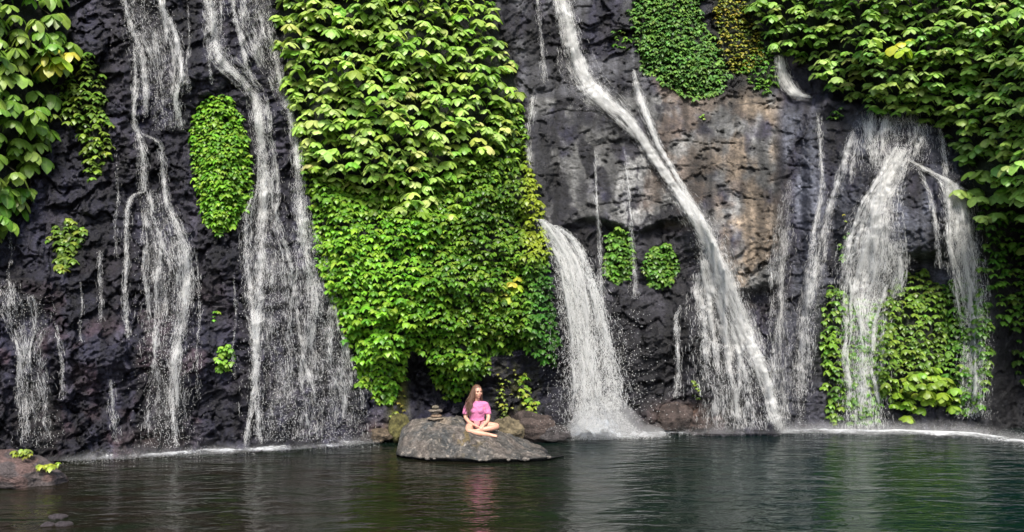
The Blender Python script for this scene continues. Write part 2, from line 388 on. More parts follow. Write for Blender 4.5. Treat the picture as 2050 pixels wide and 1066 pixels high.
DN = smooth_depth(U, V, False) + NZ
DW = DN.copy()
for i_ in range(1, len(vs)): DW[i_] = np.minimum(DN[i_], DW[i_ - 1] + 0.0025 * (vs[i_] - vs[i_ - 1]))
for _ in range(2): DW[:, 1:-1] = 0.25 * DW[:, :-2] + 0.5 * DW[:, 1:-1] + 0.25 * DW[:, 2:]
DW = np.minimum(DW, DD - 0.01)
def cmix(c, col, m): return c * (1 - m[..., None]) + np.array(col) * m[..., None]
X_, Z_ = U / 110, V / 110
col = np.zeros(U.shape + (3,)); col[:] = (0.036, 0.035, 0.060)
nb = fbm(X_ * 1.2, Z_ * 1.2, 61, 4)
col = cmix(col, (0.070, 0.064, 0.092), SS(nb, -0.05, 0.3))
col = cmix(col, (0.085, 0.055, 0.072), 0.8 * SS(fbm(X_ * 1.6, Z_ * 1.6, 62, 4), 0.0, 0.3) * SS(V, 480, 620) * (1 - SS(U, 380, 520)))
slabm = band(U, 1050, 1560, 14) * band(V, 190, 455 + 130 * SS(U, 1400, 1480), 14)
pn = fbm(X_ * 1.8, Z_ * 1.5, 63, 5)
col = cmix(col, (0.25, 0.25, 0.245), slabm * SS(pn, -0.35, 0.10))
col = cmix(col, (0.035, 0.034, 0.042), slabm * SS(fbm(X_ * 2.2, Z_ * 1.4, 64, 6), 0.08, 0.18) * (1 - 0.7 * SS(U, 1350, 1450)))
col = cmix(col, (0.02, 0.02, 0.025), 0.95 * np.clip(1.2 * G(U, V, 1085, 330, 20, 110, 4) + G(U, V, 1118, 420, 10, 60, 4) + G(U, V, 1030, 90, 14, 90, 4) + G(U, V, 1180, 190, 90, 8, 4) + G(U, V, 1130, 390, 12, 60) + G(U, V, 1160, 240, 50, 14), 0, 1) * SS(pn, -0.5, -0.1))
upper = band(U, 985, 1300, 14) * (1 - SS(V, 185, 200))
col = cmix(col, (0.17, 0.172, 0.19), 0.85 * upper * SS(fbm(X_ * 1.5, Z_ * 0.9, 65, 5), -0.15, 0.12))
brow = band(U, 1290, 1560, 30) * band(V, 150, 480, 40)
col = cmix(col, (0.19, 0.145, 0.115), 0.85 * brow * SS(fbm(X_ * 1.4, Z_ * 1.4, 66, 5), -0.1, 0.2))
tan = band(U, 1440, 1555, 26) * band(V, 190, 600, 30) + 0.7 * G(U, V, 1430, 310, 50, 60)
col = cmix(col, (0.37, 0.29, 0.215), np.clip(tan, 0, 1) * SS(fbm(X_ * 1.7 + 3, Z_ * 1.1, 67, 5), -0.22, 0.14))
blue = SS(U, 1545, 1580) * SS(V, 190, 240)
col = cmix(col, (0.15, 0.16, 0.205), blue * SS(fbm(X_ * 2.2, Z_ * 0.6, 68, 4), -0.3, 0.2))
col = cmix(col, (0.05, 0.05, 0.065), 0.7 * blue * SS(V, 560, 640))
col = cmix(col, (0.02, 0.02, 0.024), 0.8 * PIT * slabm); col = cmix(col, (0.03, 0.03, 0.035), 0.7 * CRACK * (slabm + blue).clip(0, 1))
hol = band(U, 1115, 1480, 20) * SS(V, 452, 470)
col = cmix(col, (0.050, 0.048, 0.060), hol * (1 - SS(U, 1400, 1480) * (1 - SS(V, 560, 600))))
brn = G(U, V, 1375, 835, 70, 28, 3) + G(U, V, 1060, 855, 60, 30, 3) + G(U, V, 760, 860, 30, 18) + 0.5 * G(U, V, 310, 880, 60, 20)
col = cmix(col, (0.21, 0.135, 0.105), np.clip(brn, 0, 1) * SS(pn, -0.5, 0.0))
moss = G(U, V, 797, 800, 20, 70, 3) + 0.9 * G(U, V, 1030, 790, 55, 60, 3) * SS(fbm(X_ * 5, Z_ * 4, 70, 3), -0.1, 0.15) + 0.9 * G(U, V, 1470, 60, 40, 90, 3)
col = cmix(col, (0.13, 0.135, 0.025), np.clip(moss, 0, 1) * SS(fbm(X_ * 4, Z_ * 2.5, 71, 4), -0.3, 0.1))
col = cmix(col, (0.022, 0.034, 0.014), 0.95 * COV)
col = col * (0.45 + 1.25 * SS(fbm(X_ * 0.8, Z_ * 0.7, 76, 5), -0.35, 0.4) * (1 - 0.35 * slabm) + 0.12 * slabm)[..., None] * (0.8 + 0.4 * SS(fbm(X_ * 9, Z_ * 11, 77, 3), -.3, .3))[..., None]
strk = fbm(X_ * 4.5 + 0.6 * fbm(X_, Z_, 73, 2), Z_ * 0.45, 72, 4)
col = col * ((0.27 + 0.13 * slabm.clip(0, 1)) * (0.55 + 0.9 * SS(strk, -0.35, 0.35)))[..., None]
col = cmix(col, (0.016, 0.016, 0.018), 0.8 * SS(U, 1950, 1985) * SS(V, 380, 480))  # deep shade of the lower right recess, painted into the rock colour
col = cmix(col, (0.020, 0.032, 0.012), SS(-V, 230, 330) * SS(fbm(X_ * 2, Z_ * 2, 75, 4), -0.3, -0.1))
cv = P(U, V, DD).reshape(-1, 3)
nr, nc = U.shape
# carry the top back into a plateau
topv = cv[:nc].copy(); extra = []
for k, (dy, dz) in enumerate([(0.8, 0.5), (2.5, 1.0), (8, 1.6), (30, 3), (80, 5)]):
    e = topv.copy(); e[:, 1] += dy; e[:, 2] += dz; extra.append(e)
cv2 = np.concatenate([*extra[::-1], cv]); nr2 = nr + len(extra)
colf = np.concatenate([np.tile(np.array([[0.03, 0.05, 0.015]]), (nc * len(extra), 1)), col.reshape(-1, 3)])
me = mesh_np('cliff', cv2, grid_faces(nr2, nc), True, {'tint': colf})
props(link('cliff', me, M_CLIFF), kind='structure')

# ------------------------------------------------------------------ pool
def pool_material():
    m, nt, out = newmat('pool_water'); t = NT(nt)
    g = t.n('ShaderNodeNewGeometry').outputs['Position']
    n1 = t.noise(t.scalevec(g, (0.35, 0.8, 1)), 1, 4, 0.6)
    xx = t.n('ShaderNodeSeparateXYZ'); t.l(g, xx.inputs[0])
    fr = t.mapr(t.math('ADD', xx.outputs[0], t.math('MULTIPLY', n1, 3.0)), 0.0, 5.5, 0, 1, True)
    c = t.mix(fr, (0.009, 0.007, 0.004, 1), (0.001, 0.0095, 0.0085, 1))
    c = t.mix(t.math('MULTIPLY', t.mapr(xx.outputs[1], 12.2, 14.5, 0, 1, True), 0.8), c, (0.002, 0.006, 0.007, 1))
    c = t.mix(t.mapr(t.noise(t.scalevec(g, (1.2, 4, 1)), 1, 4), 0.42, 0.68, 0, 0.6), c, (0.004, 0.012, 0.004, 1))
    a = t.noise(t.scalevec(g, (1.1, 2.6, 1)), 1.3, 3, 0.5, 0.6)
    b = t.noise(t.scalevec(g, (2.6, 6.0, 1)), 2.0, 3, 0.5, 0.4)
    h = t.math('ADD', t.math('MULTIPLY', t.math('MULTIPLY', a, t.mapr(n1, 0.3, 0.7, 0.5, 1.5)), 0.046), t.math('MULTIPLY', b, 0.011))
    bp = t.n('ShaderNodeBump'); bp.inputs['Strength'].default_value = 0.9; bp.inputs['Distance'].default_value = 1.0; t.l(h, bp.inputs['Height'])
    p = t.principled(Base_Color=c, Roughness=0.06, IOR=1.33); t.l(bp.outputs[0], p.inputs['Normal'])
    t.l(p.outputs[0], out.inputs[0]); return m
xs = np.linspace(-40, 40, 40); ys = np.linspace(-30, 40, 40); XX, YY = np.meshgrid(xs, ys)
me = mesh_np('water', np.stack([XX, YY, 0 * XX], -1).reshape(-1, 3), grid_faces(40, 40)[:, ::-1], True)
props(link('water', me, pool_material()), kind='structure')
xs = np.linspace(-90, 90, 120); ys = np.linspace(-90, 120, 120); XX, YY = np.meshgrid(xs, ys)
zz = -0.9 + 0.15 * fbm(XX * .3, YY * .3, 80, 3) + 1.6 * SS(-YY, 3, 9) + 1.6 * SS(np.abs(XX), 22, 30)
me = mesh_np('ground', np.stack([XX, YY, zz], -1).reshape(-1, 3), grid_faces(120, 120)[:, ::-1], True, {'tint': np.tile([[0.12, 0.09, 0.06]], (XX.size, 1))})
props(link('ground', me, M_ROCK), kind='structure')

# ------------------------------------------------------------------ leaves
ST = {6: np.array([0, .18, .4, .62, .84, 1.0]), 4: np.array([0, .3, .68, 1.0])}
WP = {6: np.array([.08, .48, .88, 1.0, .72, .0]), 4: np.array([.15, 1.0, .75, .0])}
def leaf_blades(org, az, L, W, droop, lift, colr, S=4, roll=None):
    """arrays of N curved, folded blades; az: 0 = +X, pi/2 = toward the camera"""
    N = len(org); s = ST[S][None, :]; w = WP[S][None, :]
    h = np.stack([np.cos(az), -np.sin(az), 0 * az], -1); side = np.stack([np.sin(az), np.cos(az), 0 * az], -1)
    L = L[:, None]; W = W[:, None]
    run = L * (s - 0.30 * droop[:, None] * s ** 2); zz = L * (lift[:, None] * s - droop[:, None] * s ** 2)
    mid = org[:, None, :] + h[:, None, :] * run[..., None]; mid[..., 2] += zz
    ww = (W * w)[..., None] * side[:, None, :]
    if roll is not None: ww[..., 2] += (W * w) * roll[:, None]
    le = mid - ww; ri = mid + ww; fold = (W * w) * 0.35
    le[..., 2] -= fold; ri[..., 2] -= fold
    v = np.stack([le, mid, ri], 2)                      # N,S,3,3
    base = np.arange(N)[:, None] * (S * 3)
    f = []
    for i in range(S - 1):
        for j in range(2):
            a = i * 3 + j; f.append([a, a + 1, a + 4, a + 3])
    f = (base[:, :, None] + np.array(f)[None]).reshape(-1, 4)
    c = np.repeat(colr, S * 3, 0)
    rib = np.tile(np.array([1., 0., 1.]), N * S)
    return v.reshape(-1, 3), f, c, rib
def merge(parts):
    vs_, fs_, cs_, rs_ = [], [], [], []; o = 0
    for v, f, c, r in parts: vs_.append(v); fs_.append(f + o); cs_.append(c); rs_.append(r); o += len(v)
    return np.concatenate(vs_), np.concatenate(fs_), np.concatenate(cs_), np.concatenate(rs_)
def clusters(pos, size, palette, seed, k=4, S=4, aspect=0.36, droop=(0.7, 1.1), lift=0.25, spread=1.0, weights=None):
    """umbrella-like whorls: k leaflets round each point, drooping"""
    r = np.random.default_rng(seed); n = len(pos)
    pal = np.array(palette); ci = r.choice(len(pal), n, p=weights)
    cc = pal[ci] * r.uniform(0.78, 1.22, (n, 1)) * (1 + 0.08 * r.standard_normal((n, 3)))
    O, A, Ls, D, C, R = [], [], [], [], [], []
    turn = r.uniform(-0.35, 0.35, n)
    for j in range(k):
        a = math.pi * (0.02 + 0.96 * (j / (k - 1))) if k > 1 else math.pi / 2
        az = math.pi / 2 + (a - math.pi / 2) * spread + turn + r.uniform(-0.2, 0.2, n)
        O.append(pos + r.normal(0, 0.03, (n, 3)) * size[:, None]); A.append(az)
        Ls.append(size * r.uniform(0.8, 1.15, n)); D.append(r.uniform(*droop, n)); C.append(cc * r.uniform(0.88, 1.12, (n, 1))); R.append(r.normal(0, 0.15, n))
    O = np.concatenate(O); A = np.concatenate(A); Ls = np.concatenate(Ls); D = np.concatenate(D); C = np.concatenate(C); R = np.concatenate(R)
    return leaf_blades(O, A, Ls, Ls * aspect * r.uniform(0.85, 1.15, len(Ls)), D, np.full(len(Ls), lift) * r.uniform(0.4, 1.6, len(Ls)), C.clip(0.005, 1), S, R)
def stems(p, rad=0.004):
    """thin stems joining every whorl to its nearest neighbour nearer the top"""
    p = p[np.argsort(-p[:, 2])]; A, B = [], []
    for i in range(1, len(p)):
        j = int(np.argmin(((p[:i] - p[i]) ** 2).sum(1))); A.append(p[j]); B.append(p[i])
    A = np.array(A); B = np.array(B); n = len(A); an = np.array([math.pi / 2, math.pi * 7 / 6, math.pi * 11 / 6])
    if n == 0: return np.zeros((0, 3)), np.zeros((0, 4), int), np.zeros((0, 3)), np.zeros(0)
    d = B - A; d /= np.linalg.norm(d, axis=1)[:, None] + 1e-9; e1 = np.cross(d, [0.3, 1, 0.1]); e1 /= np.linalg.norm(e1, axis=1)[:, None] + 1e-9; e2 = np.cross(d, e1)
    M_ = (A + B) / 2 + [0, 0.02, -0.02]; rings = []
    for q in (A, M_, B): rings.append(q[:, None] + rad * (e1[:, None] * np.cos(an)[None, :, None] + e2[:, None] * np.sin(an)[None, :, None]))
    v = np.stack(rings, 1).reshape(-1, 3)
    f = np.array([[k * 3 + j, k * 3 + (j + 1) % 3, (k + 1) * 3 + (j + 1) % 3, (k + 1) * 3 + j] for k in range(2) for j in range(3)])
    f = (np.arange(n)[:, None, None] * 9 + f[None]).reshape(-1, 4)
    return v, f, np.tile([[0.07, 0.06, 0.025]], (len(v), 1)), np.ones(len(v))
def scatter(poly, sp, seed, edge=0.0, squash=0.8, ragged=8, clip=None):
    """jittered points inside an outline, with a ragged edge"""
    r = np.random.default_rng(seed); p = np.array(poly, float)
    x0, y0 = p.min(0) - 10; x1, y1 = p.max(0) + 10
    x0 = max(x0, -230); x1 = min(x1, 2260); y0 = max(y0, -150)
    gx, gy = np.meshgrid(np.arange(x0, x1, sp), np.arange(y0, y1, sp * squash)); gx = gx + (np.arange(gx.shape[0])[:, None] % 2) * sp / 2
    gx = gx.ravel() + r.uniform(-.45, .45, gx.size) * sp; gy = gy.ravel() + r.uniform(-.45, .45, gy.size) * sp * squash
    d = polydist(gx, gy, poly) + ragged * perlin(gx / 26, gy / 22, seed)
    k = d > edge
    return gx[k], gy[k], d[k]
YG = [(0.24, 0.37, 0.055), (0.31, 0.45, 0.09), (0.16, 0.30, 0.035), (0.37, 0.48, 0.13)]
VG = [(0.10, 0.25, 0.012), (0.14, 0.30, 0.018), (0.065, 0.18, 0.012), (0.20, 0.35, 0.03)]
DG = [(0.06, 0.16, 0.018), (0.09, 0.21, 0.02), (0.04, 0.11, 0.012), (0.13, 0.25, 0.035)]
YL = [(0.38, 0.40, 0.03), (0.30, 0.38, 0.03), (0.45, 0.42, 0.05)]
def plant(name, key_or_poly, sp, size, palette, seed, label, cat, group=None, out=(0.02, 0.25), k=4, S=4, layers=2, aspect=0.36, squash=0.8, droop=(0.7, 1.1), weights=None, ragged=8, parent=None, base=None, tintf=None, hole=0.12):
    poly = POLY[key_or_poly] if isinstance(key_or_poly, str) else key_or_poly
    parts = []; allp = []
    for l in range(layers):
        u, v, d = scatter(poly, sp * (1 + 0.0 * l), seed + l * 17, squash=squash, ragged=ragged)
        r = np.random.default_rng(seed + 5 + l)
        keep = r.uniform(0, 1, len(u)) > hole; u, v, d = u[keep], v[keep], d[keep]
        cl = fbm(u / 55, v / 60, seed + 3, 3) * 1.3
        o = (out[0] + (out[1] - out[0]) * np.clip(0.5 + 1.1 * cl, 0, 1)) * (1 - 0.75 * l / max(1, layers - 0.0)) * np.clip(0.35 + d / 30, 0, 1) + r.uniform(0, 0.05, len(u))
        Y = np.minimum(depth_at(u, v, False), depth_at(u, v)) - o
        sz = size * r.uniform(0.7, 1.35, len(u))
        if tintf is not None: wts = None
        allp.append(P(u, v, Y)); prt = clusters(P(u, v, Y), sz, palette, seed + l, k, S, aspect, droop, weights=weights)
        parts.append(prt)
    if len(allp) and sum(len(a) for a in allp) < 500: parts.append(stems(np.concatenate(allp)))
    v_, f_, c_, rb = merge(parts)
    if tintf is not None: c_ = tintf(v_, c_)
    o = link(name, mesh_np(name, v_, f_, True, {'tint': c_, 'rib': rb}), M_LEAF, parent)
    if parent is None: props(o, label, cat, group)
    return o

plant('hanging_vine', 'big_upper', 27, 0.205, YG, 101, 'broad-leaved yellow-green climber hanging in tiers over the upper middle of the cliff', 'vine', out=(0.05, 0.65), k=6, S=6, layers=3, aspect=0.27, squash=0.85, droop=(0.6, 1.05), hole=0.08)
plant('hanging_vine', [(605,300),(660,350),(740,385),(800,405),(870,400),(905,350),(960,315),(1000,250),(1040,225),(1045,300),(1000,360),(960,420),(880,455),(780,440),(690,420),(630,390)], 20, 0.15, [(0.14, 0.27, 0.02), (0.19, 0.32, 0.03), (0.10, 0.21, 0.015), (0.26, 0.37, 0.05)], 140, 'middle-sized leaves where the broad-leaved climber meets the small-leaved creeper', 'vine', out=(0.1, 0.5), k=5, S=6, layers=2, aspect=0.29, squash=0.8, droop=(0.6, 1.1))
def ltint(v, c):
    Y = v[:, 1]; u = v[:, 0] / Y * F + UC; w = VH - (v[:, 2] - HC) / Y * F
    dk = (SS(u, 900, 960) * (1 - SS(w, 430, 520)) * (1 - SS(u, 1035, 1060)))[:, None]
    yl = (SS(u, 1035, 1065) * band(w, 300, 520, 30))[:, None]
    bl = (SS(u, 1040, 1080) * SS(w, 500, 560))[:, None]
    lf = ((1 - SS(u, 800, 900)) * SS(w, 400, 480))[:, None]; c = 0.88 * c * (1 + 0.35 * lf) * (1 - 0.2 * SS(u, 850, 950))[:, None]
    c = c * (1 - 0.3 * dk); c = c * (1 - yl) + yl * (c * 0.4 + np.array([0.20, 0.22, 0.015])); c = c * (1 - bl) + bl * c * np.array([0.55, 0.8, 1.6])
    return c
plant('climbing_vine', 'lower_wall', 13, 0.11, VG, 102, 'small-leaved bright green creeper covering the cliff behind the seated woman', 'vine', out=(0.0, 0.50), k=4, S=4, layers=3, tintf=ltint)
plant('leafy_branch', 'left_canopy', 38, 0.26, [(0.14, 0.26, 0.03), (0.18, 0.31, 0.04), (0.09, 0.20, 0.02), (0.22, 0.34, 0.06)], 103, 'large-leaved branches drooping into view at the far left edge', 'branch', out=(0.05, 0.6), k=6, S=6, layers=2, aspect=0.27, droop=(0.8, 1.3), ragged=16)
plant('leafy_branch', [(85,105),(110,90),(142,108),(146,130),(125,145),(100,135)], 20, 0.26, YL, 104, 'yellow drooping leaves at the tip of the left branches', 'branch', out=(0.5, 0.7), k=4, S=6, layers=1, aspect=0.3, droop=(0.8, 1.2), ragged=2)
plant('hanging_vine', 'left_column', 15, 0.12, [(0.12, 0.20, 0.025), (0.17, 0.26, 0.03), (0.07, 0.14, 0.015)], 105, 'narrow hanging column of green leaves beside the left branches', 'vine', out=(0.02, 0.2), layers=2)
plant('rock_fern', 'left_small', 12, 0.11, [(0.12, 0.20, 0.025), (0.18, 0.25, 0.03), (0.06, 0.12, 0.015)], 106, 'small loose plant on dark rock below the left branches', 'plant', out=(0.02, 0.12), layers=2, hole=0.15)
plant('leafy_shrub', 'oval', 10, 0.095, VG, 107, 'oval cushion of bright green leaves between the two left waterfalls', 'shrub', out=(0.02, 0.2), layers=3, ragged=7, squash=0.9, hole=0.03)
plant('rock_fern', [(425,620),(440,618),(442,636),(428,640)], 8, 0.07, VG, 108, 'tiny green sprig on the black rock left of centre, the upper of two', 'plant', out=(0.01, 0.04), layers=1, ragged=1, hole=0)
plant('rock_fern', [(436,694),(460,688),(470,715),(462,740),(440,742),(432,720)], 11, 0.09, [(0.16, 0.33, 0.03), (0.2, 0.36, 0.04)], 109, 'round bright green tuft on the black rock left of centre, the lower of two', 'plant', out=(0.01, 0.08), layers=2, ragged=1, hole=0)
plant('yellow_vine', [(985,585),(1000,555),(1030,545),(1048,560),(1030,600),(1005,600)], 20, 0.17, [(0.32, 0.42, 0.03), (0.28, 0.38, 0.03), (0.38, 0.44, 0.05)], 110, 'lime yellow larger leaves standing out in the middle green creeper', 'vine', out=(0.32, 0.42), layers=2, ragged=2, k=4, S=6)
plant('leafy_shrub', 'slab_bush', 11, 0.10, [(0.10, 0.22, 0.045), (0.14, 0.27, 0.05), (0.06, 0.15, 0.03)], 111, 'dense dark green bush hanging over the grey slab, right of the tall white fall', 'shrub', out=(0.02, 0.2), layers=3, hole=0.03)
plant('rock_fern', 'slab_small', 12, 0.09, DG, 112, 'small dark plant on the rock left of the dense slab bush', 'plant', layers=1, ragged=2, out=(0.01, 0.06))
plant('mossy_bush', 'moss_bush', 9, 0.08, [(0.22, 0.22, 0.02), (0.16, 0.18, 0.02), (0.28, 0.24, 0.03), (0.09, 0.13, 0.02)], 113, 'yellow-olive mossy bush at the top edge right of the dense slab bush', 'shrub', out=(0.02, 0.12), layers=2, k=3)
plant('leafy_shrub', 'mid_green', 13, 0.10, DG, 114, 'small green shrub left of the short top right waterfall', 'shrub', layers=2, out=(0.02, 0.15))
CG = [(0.19, 0.33, 0.055), (0.25, 0.40, 0.08), (0.12, 0.25, 0.035), (0.30, 0.43, 0.11)]
plant('tree_canopy', 'right_canopy', 27, 0.20, CG, 115, 'broad-leaved canopy overhanging the cliff in the top right corner', 'tree', out=(0.05, 0.75), k=6, S=6, layers=3, aspect=0.28, squash=0.85, droop=(0.6, 1.0), hole=0.08)
plant('yellow_vine', [(1775,95),(1810,75),(1840,80),(1835,105),(1800,118)], 24, 0.24, YL[:2], 116, 'patch of yellow leaves in the top right canopy', 'vine', out=(0.72, 0.82), layers=1, ragged=2, k=5, S=6, hole=0)
plant('leafy_branch', 'right_mid', 40, 0.27, CG, 117, 'large pale leaves hanging at the right edge below the canopy', 'branch', out=(0.1, 0.7), k=5, S=6, layers=2, hole=0.3, ragged=25)
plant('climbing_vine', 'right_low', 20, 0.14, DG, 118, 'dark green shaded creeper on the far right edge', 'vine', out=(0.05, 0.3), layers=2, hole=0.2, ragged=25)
plant('hanging_vine', 'low_col', 15, 0.12, [(0.10, 0.20, 0.02), (0.14, 0.25, 0.025), (0.05, 0.12, 0.015)], 119, 'narrow green leaf column left of the widest right waterfall, above the pool', 'vine', layers=2, out=(0.02, 0.15), ragged=4)
plant('climbing_vine', 'low_main', 14, 0.115, [(0.11, 0.20, 0.025), (0.15, 0.25, 0.03), (0.07, 0.14, 0.015)], 120, 'thick mound of green creeper under the domed rock on the right', 'vine', layers=2, out=(0.02, 0.25))
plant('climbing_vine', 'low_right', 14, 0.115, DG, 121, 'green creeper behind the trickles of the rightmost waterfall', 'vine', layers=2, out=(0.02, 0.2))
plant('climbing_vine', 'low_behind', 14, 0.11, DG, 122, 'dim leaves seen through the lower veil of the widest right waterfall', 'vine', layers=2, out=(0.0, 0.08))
plant('leafy_shrub', 'low_bright', 20, 0.17, [(0.14, 0.26, 0.02), (0.18, 0.30, 0.03), (0.22, 0.32, 0.03)], 123, 'bright green broad-leaved shrub just above the pool on the right', 'shrub', layers=2, out=(0.3, 0.45), k=5, S=6, ragged=3)
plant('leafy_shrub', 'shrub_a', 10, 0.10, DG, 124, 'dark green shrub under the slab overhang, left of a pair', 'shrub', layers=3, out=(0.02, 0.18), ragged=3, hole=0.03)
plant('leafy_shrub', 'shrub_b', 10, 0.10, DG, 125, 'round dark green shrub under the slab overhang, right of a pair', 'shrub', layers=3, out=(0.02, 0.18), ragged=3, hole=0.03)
plant('rock_fern', [(1672,475),(1700,465),(1702,500),(1690,522),(1674,505)], 13, 0.09, DG, 126, 'small green plant left of the widest right waterfall', 'plant', layers=1, out=(0.02, 0.1), ragged=2)
plant('rock_fern', [(1650,215),(1690,212),(1694,235),(1660,240)], 13, 0.10, DG, 127, 'low dark plant on the lip under the right canopy', 'plant', layers=1, out=(0.02, 0.1), ragged=2)
plant('rock_fern', [(1397,222),(1412,222),(1412,240),(1400,240)], 9, 0.06, YG, 128, 'tiny olive sprig on the brown slab below the dense bush', 'plant', layers=1, out=(0.01, 0.03), ragged=1, hole=0)
plant('rock_fern', [(1384,762),(1400,760),(1404,795),(1388,798)], 9, 0.07, [(0.16, 0.24, 0.03)], 129, 'small moss green tuft low behind the fan waterfall', 'plant', layers=1, out=(0.03, 0.1), ragged=1, hole=0)
plant('rock_fern', [(1682,425),(1698,430),(1696,450),(1684,448)], 9, 0.06, YL, 130, 'tiny yellowish tuft above the small plant left of the widest right waterfall', 'plant', layers=1, out=(0.01, 0.03), ragged=1, hole=0)
plant('hanging_vine', [(998,760),(1012,770),(1020,840),(1008,845),(996,800)], 9, 0.07, [(0.22, 0.26, 0.03), (0.14, 0.2, 0.03)], 131, 'thin yellow-green vine hanging just right of the woman', 'vine', layers=1, out=(0.1, 0.25), ragged=2, k=3)
plant('hanging_vine', [(1040,748),(1056,745),(1062,790),(1080,800),(1078,825),(1050,822),(1042,790)], 11, 0.09, [(0.12, 0.27, 0.02), (0.22, 0.3, 0.03)], 132, 'bright green vine right of the woman above brown rocks', 'vine', layers=2, out=(0.1, 0.3), ragged=2, k=4)
plant('mossy_bush', [(985,745),(1035,735),(1042,790),(1034,840),(1005,835),(992,790)], 10, 0.055, [(0.16, 0.2, 0.03), (0.10, 0.15, 0.02), (0.2, 0.22, 0.04)], 141, 'sparse mossy growth on the rock face just behind and right of the woman', 'plant', layers=1, out=(0.02, 0.1), ragged=6, k=3, hole=0.45)
plant('hanging_vine', [(772,740),(800,730),(812,770),(806,850),(782,858),(776,800)], 10, 0.06, [(0.17, 0.18, 0.02), (0.12, 0.15, 0.02), (0.20, 0.17, 0.03)], 133, 'olive mossy vine left of the boulder with the woman', 'vine', layers=1, out=(0.02, 0.12), ragged=3, k=3, hole=0.3)
#PART2
# ------------------------------------------------------------------ waterfalls
def spline(pts, step=3.0):
    """Catmull-Rom through rows of numbers (u, v, width, ...)"""
    pts = [tuple(q) + (1.0,) * (4 - len(q)) for q in pts]
    p = np.array(pts, float); p = np.vstack([2 * p[0] - p[1], p, 2 * p[-1] - p[-2]]); out = []
    for i in range(1, len(p) - 2):
        L = np.hypot(*(p[i + 1, :2] - p[i, :2])); n = max(2, int(L / step)); t = np.linspace(0, 1, n, endpoint=False)[:, None]
        a, b, c, d = p[i - 1], p[i], p[i + 1], p[i + 2]
        out.append(0.5 * ((2 * b) + (c - a) * t + (2 * a - 5 * b + 4 * c - d) * t * t + (3 * b - a - 3 * c + d) * t ** 3))
    out.append(p[-2][None]); return np.concatenate(out)
_uvoff = [0.0]
def clump(u, v):
    w = u + 10 * perlin(u / 40, v / 60, 801)
    return np.clip(0.5 + 1.5 * fbm(w / 15, v / 120, 803, 3) + 0.7 * perlin(w / 50, v / 70, 807), 0, 1)
def sheet_parts(pts, dens, off, free=None, soft=0.5):
    """veil draped over the rock; returns verts, faces, dens, uv"""
    s = spline(pts); n = len(s)
    wmax = s[:, 2].max(); nc_ = max(4, int(wmax / 3.5)); t = np.linspace(-1, 1, nc_)[None, :]
    s[:, 2] *= 1 + 0.5 * perlin(s[:, 1] / 24 + s[0, 0], s[:, 0] * 0 + s[0, 1], 831) + 0.2 * perlin(s[:, 1] / 9, s[:, 0] / 9, 832)
    tu = np.gradient(s[:, 0]); tv = np.gradient(s[:, 1]); ln = np.hypot(tu, tv)
    nu, nv = tv / ln, -tu / ln
    wide = np.clip((s[:, 2] - 45) / 40, 0, 1); nu = nu * (1 - wide) + wide; nv = nv * (1 - wide)
    u = s[:, 0][:, None] + nu[:, None] * t * s[:, 2][:, None] / 2; v = s[:, 1][:, None] + nv[:, None] * t * s[:, 2][:, None] / 2
    if free is None: Y = depth_at(u, v, A=DW) - off
    else: Y = free(u, v) - off
    # smooth along the flow so water bridges the hollows
    if free is None:
        for _ in range(2): Y[1:-1] = np.minimum(Y[1:-1], 0.5 * (Y[:-2] + Y[2:]))
    al = np.concatenate([[0], np.cumsum(ln[1:])]) / 110
    dn = s[:, 3] if s.shape[1] > 3 else np.full(n, 1.0)
    d = dens * dn[:, None] * np.clip(1.2 - np.abs(t) ** 1.6 * 1.15, 0, 1.05)
    d = d * (1 - soft + soft * clump(u, v) * 1.5)
    d = d * (1 - soft * 0.9 * SS(fbm(u / 9 + 3, v / 26, 811, 3), -0.05, 0.25))
    edge = np.minimum(np.arange(n), (np.arange(n)[::-1] * 1.0))[:, None] / max(5.0, min(22.0, n * 0.16))
    d = d * np.clip(edge + 0.1, 0, 1)
    _uvoff[0] += 3.7
    uvx = t * s[:, 2][:, None] / 2 / 110 + _uvoff[0]; uvy = al[:, None] + 0 * t
    return P(u, v, Y).reshape(-1, 3), grid_faces(n, nc_), d.ravel(), np.stack([uvx + 0 * uvy, uvy], -1).reshape(-1, 2)
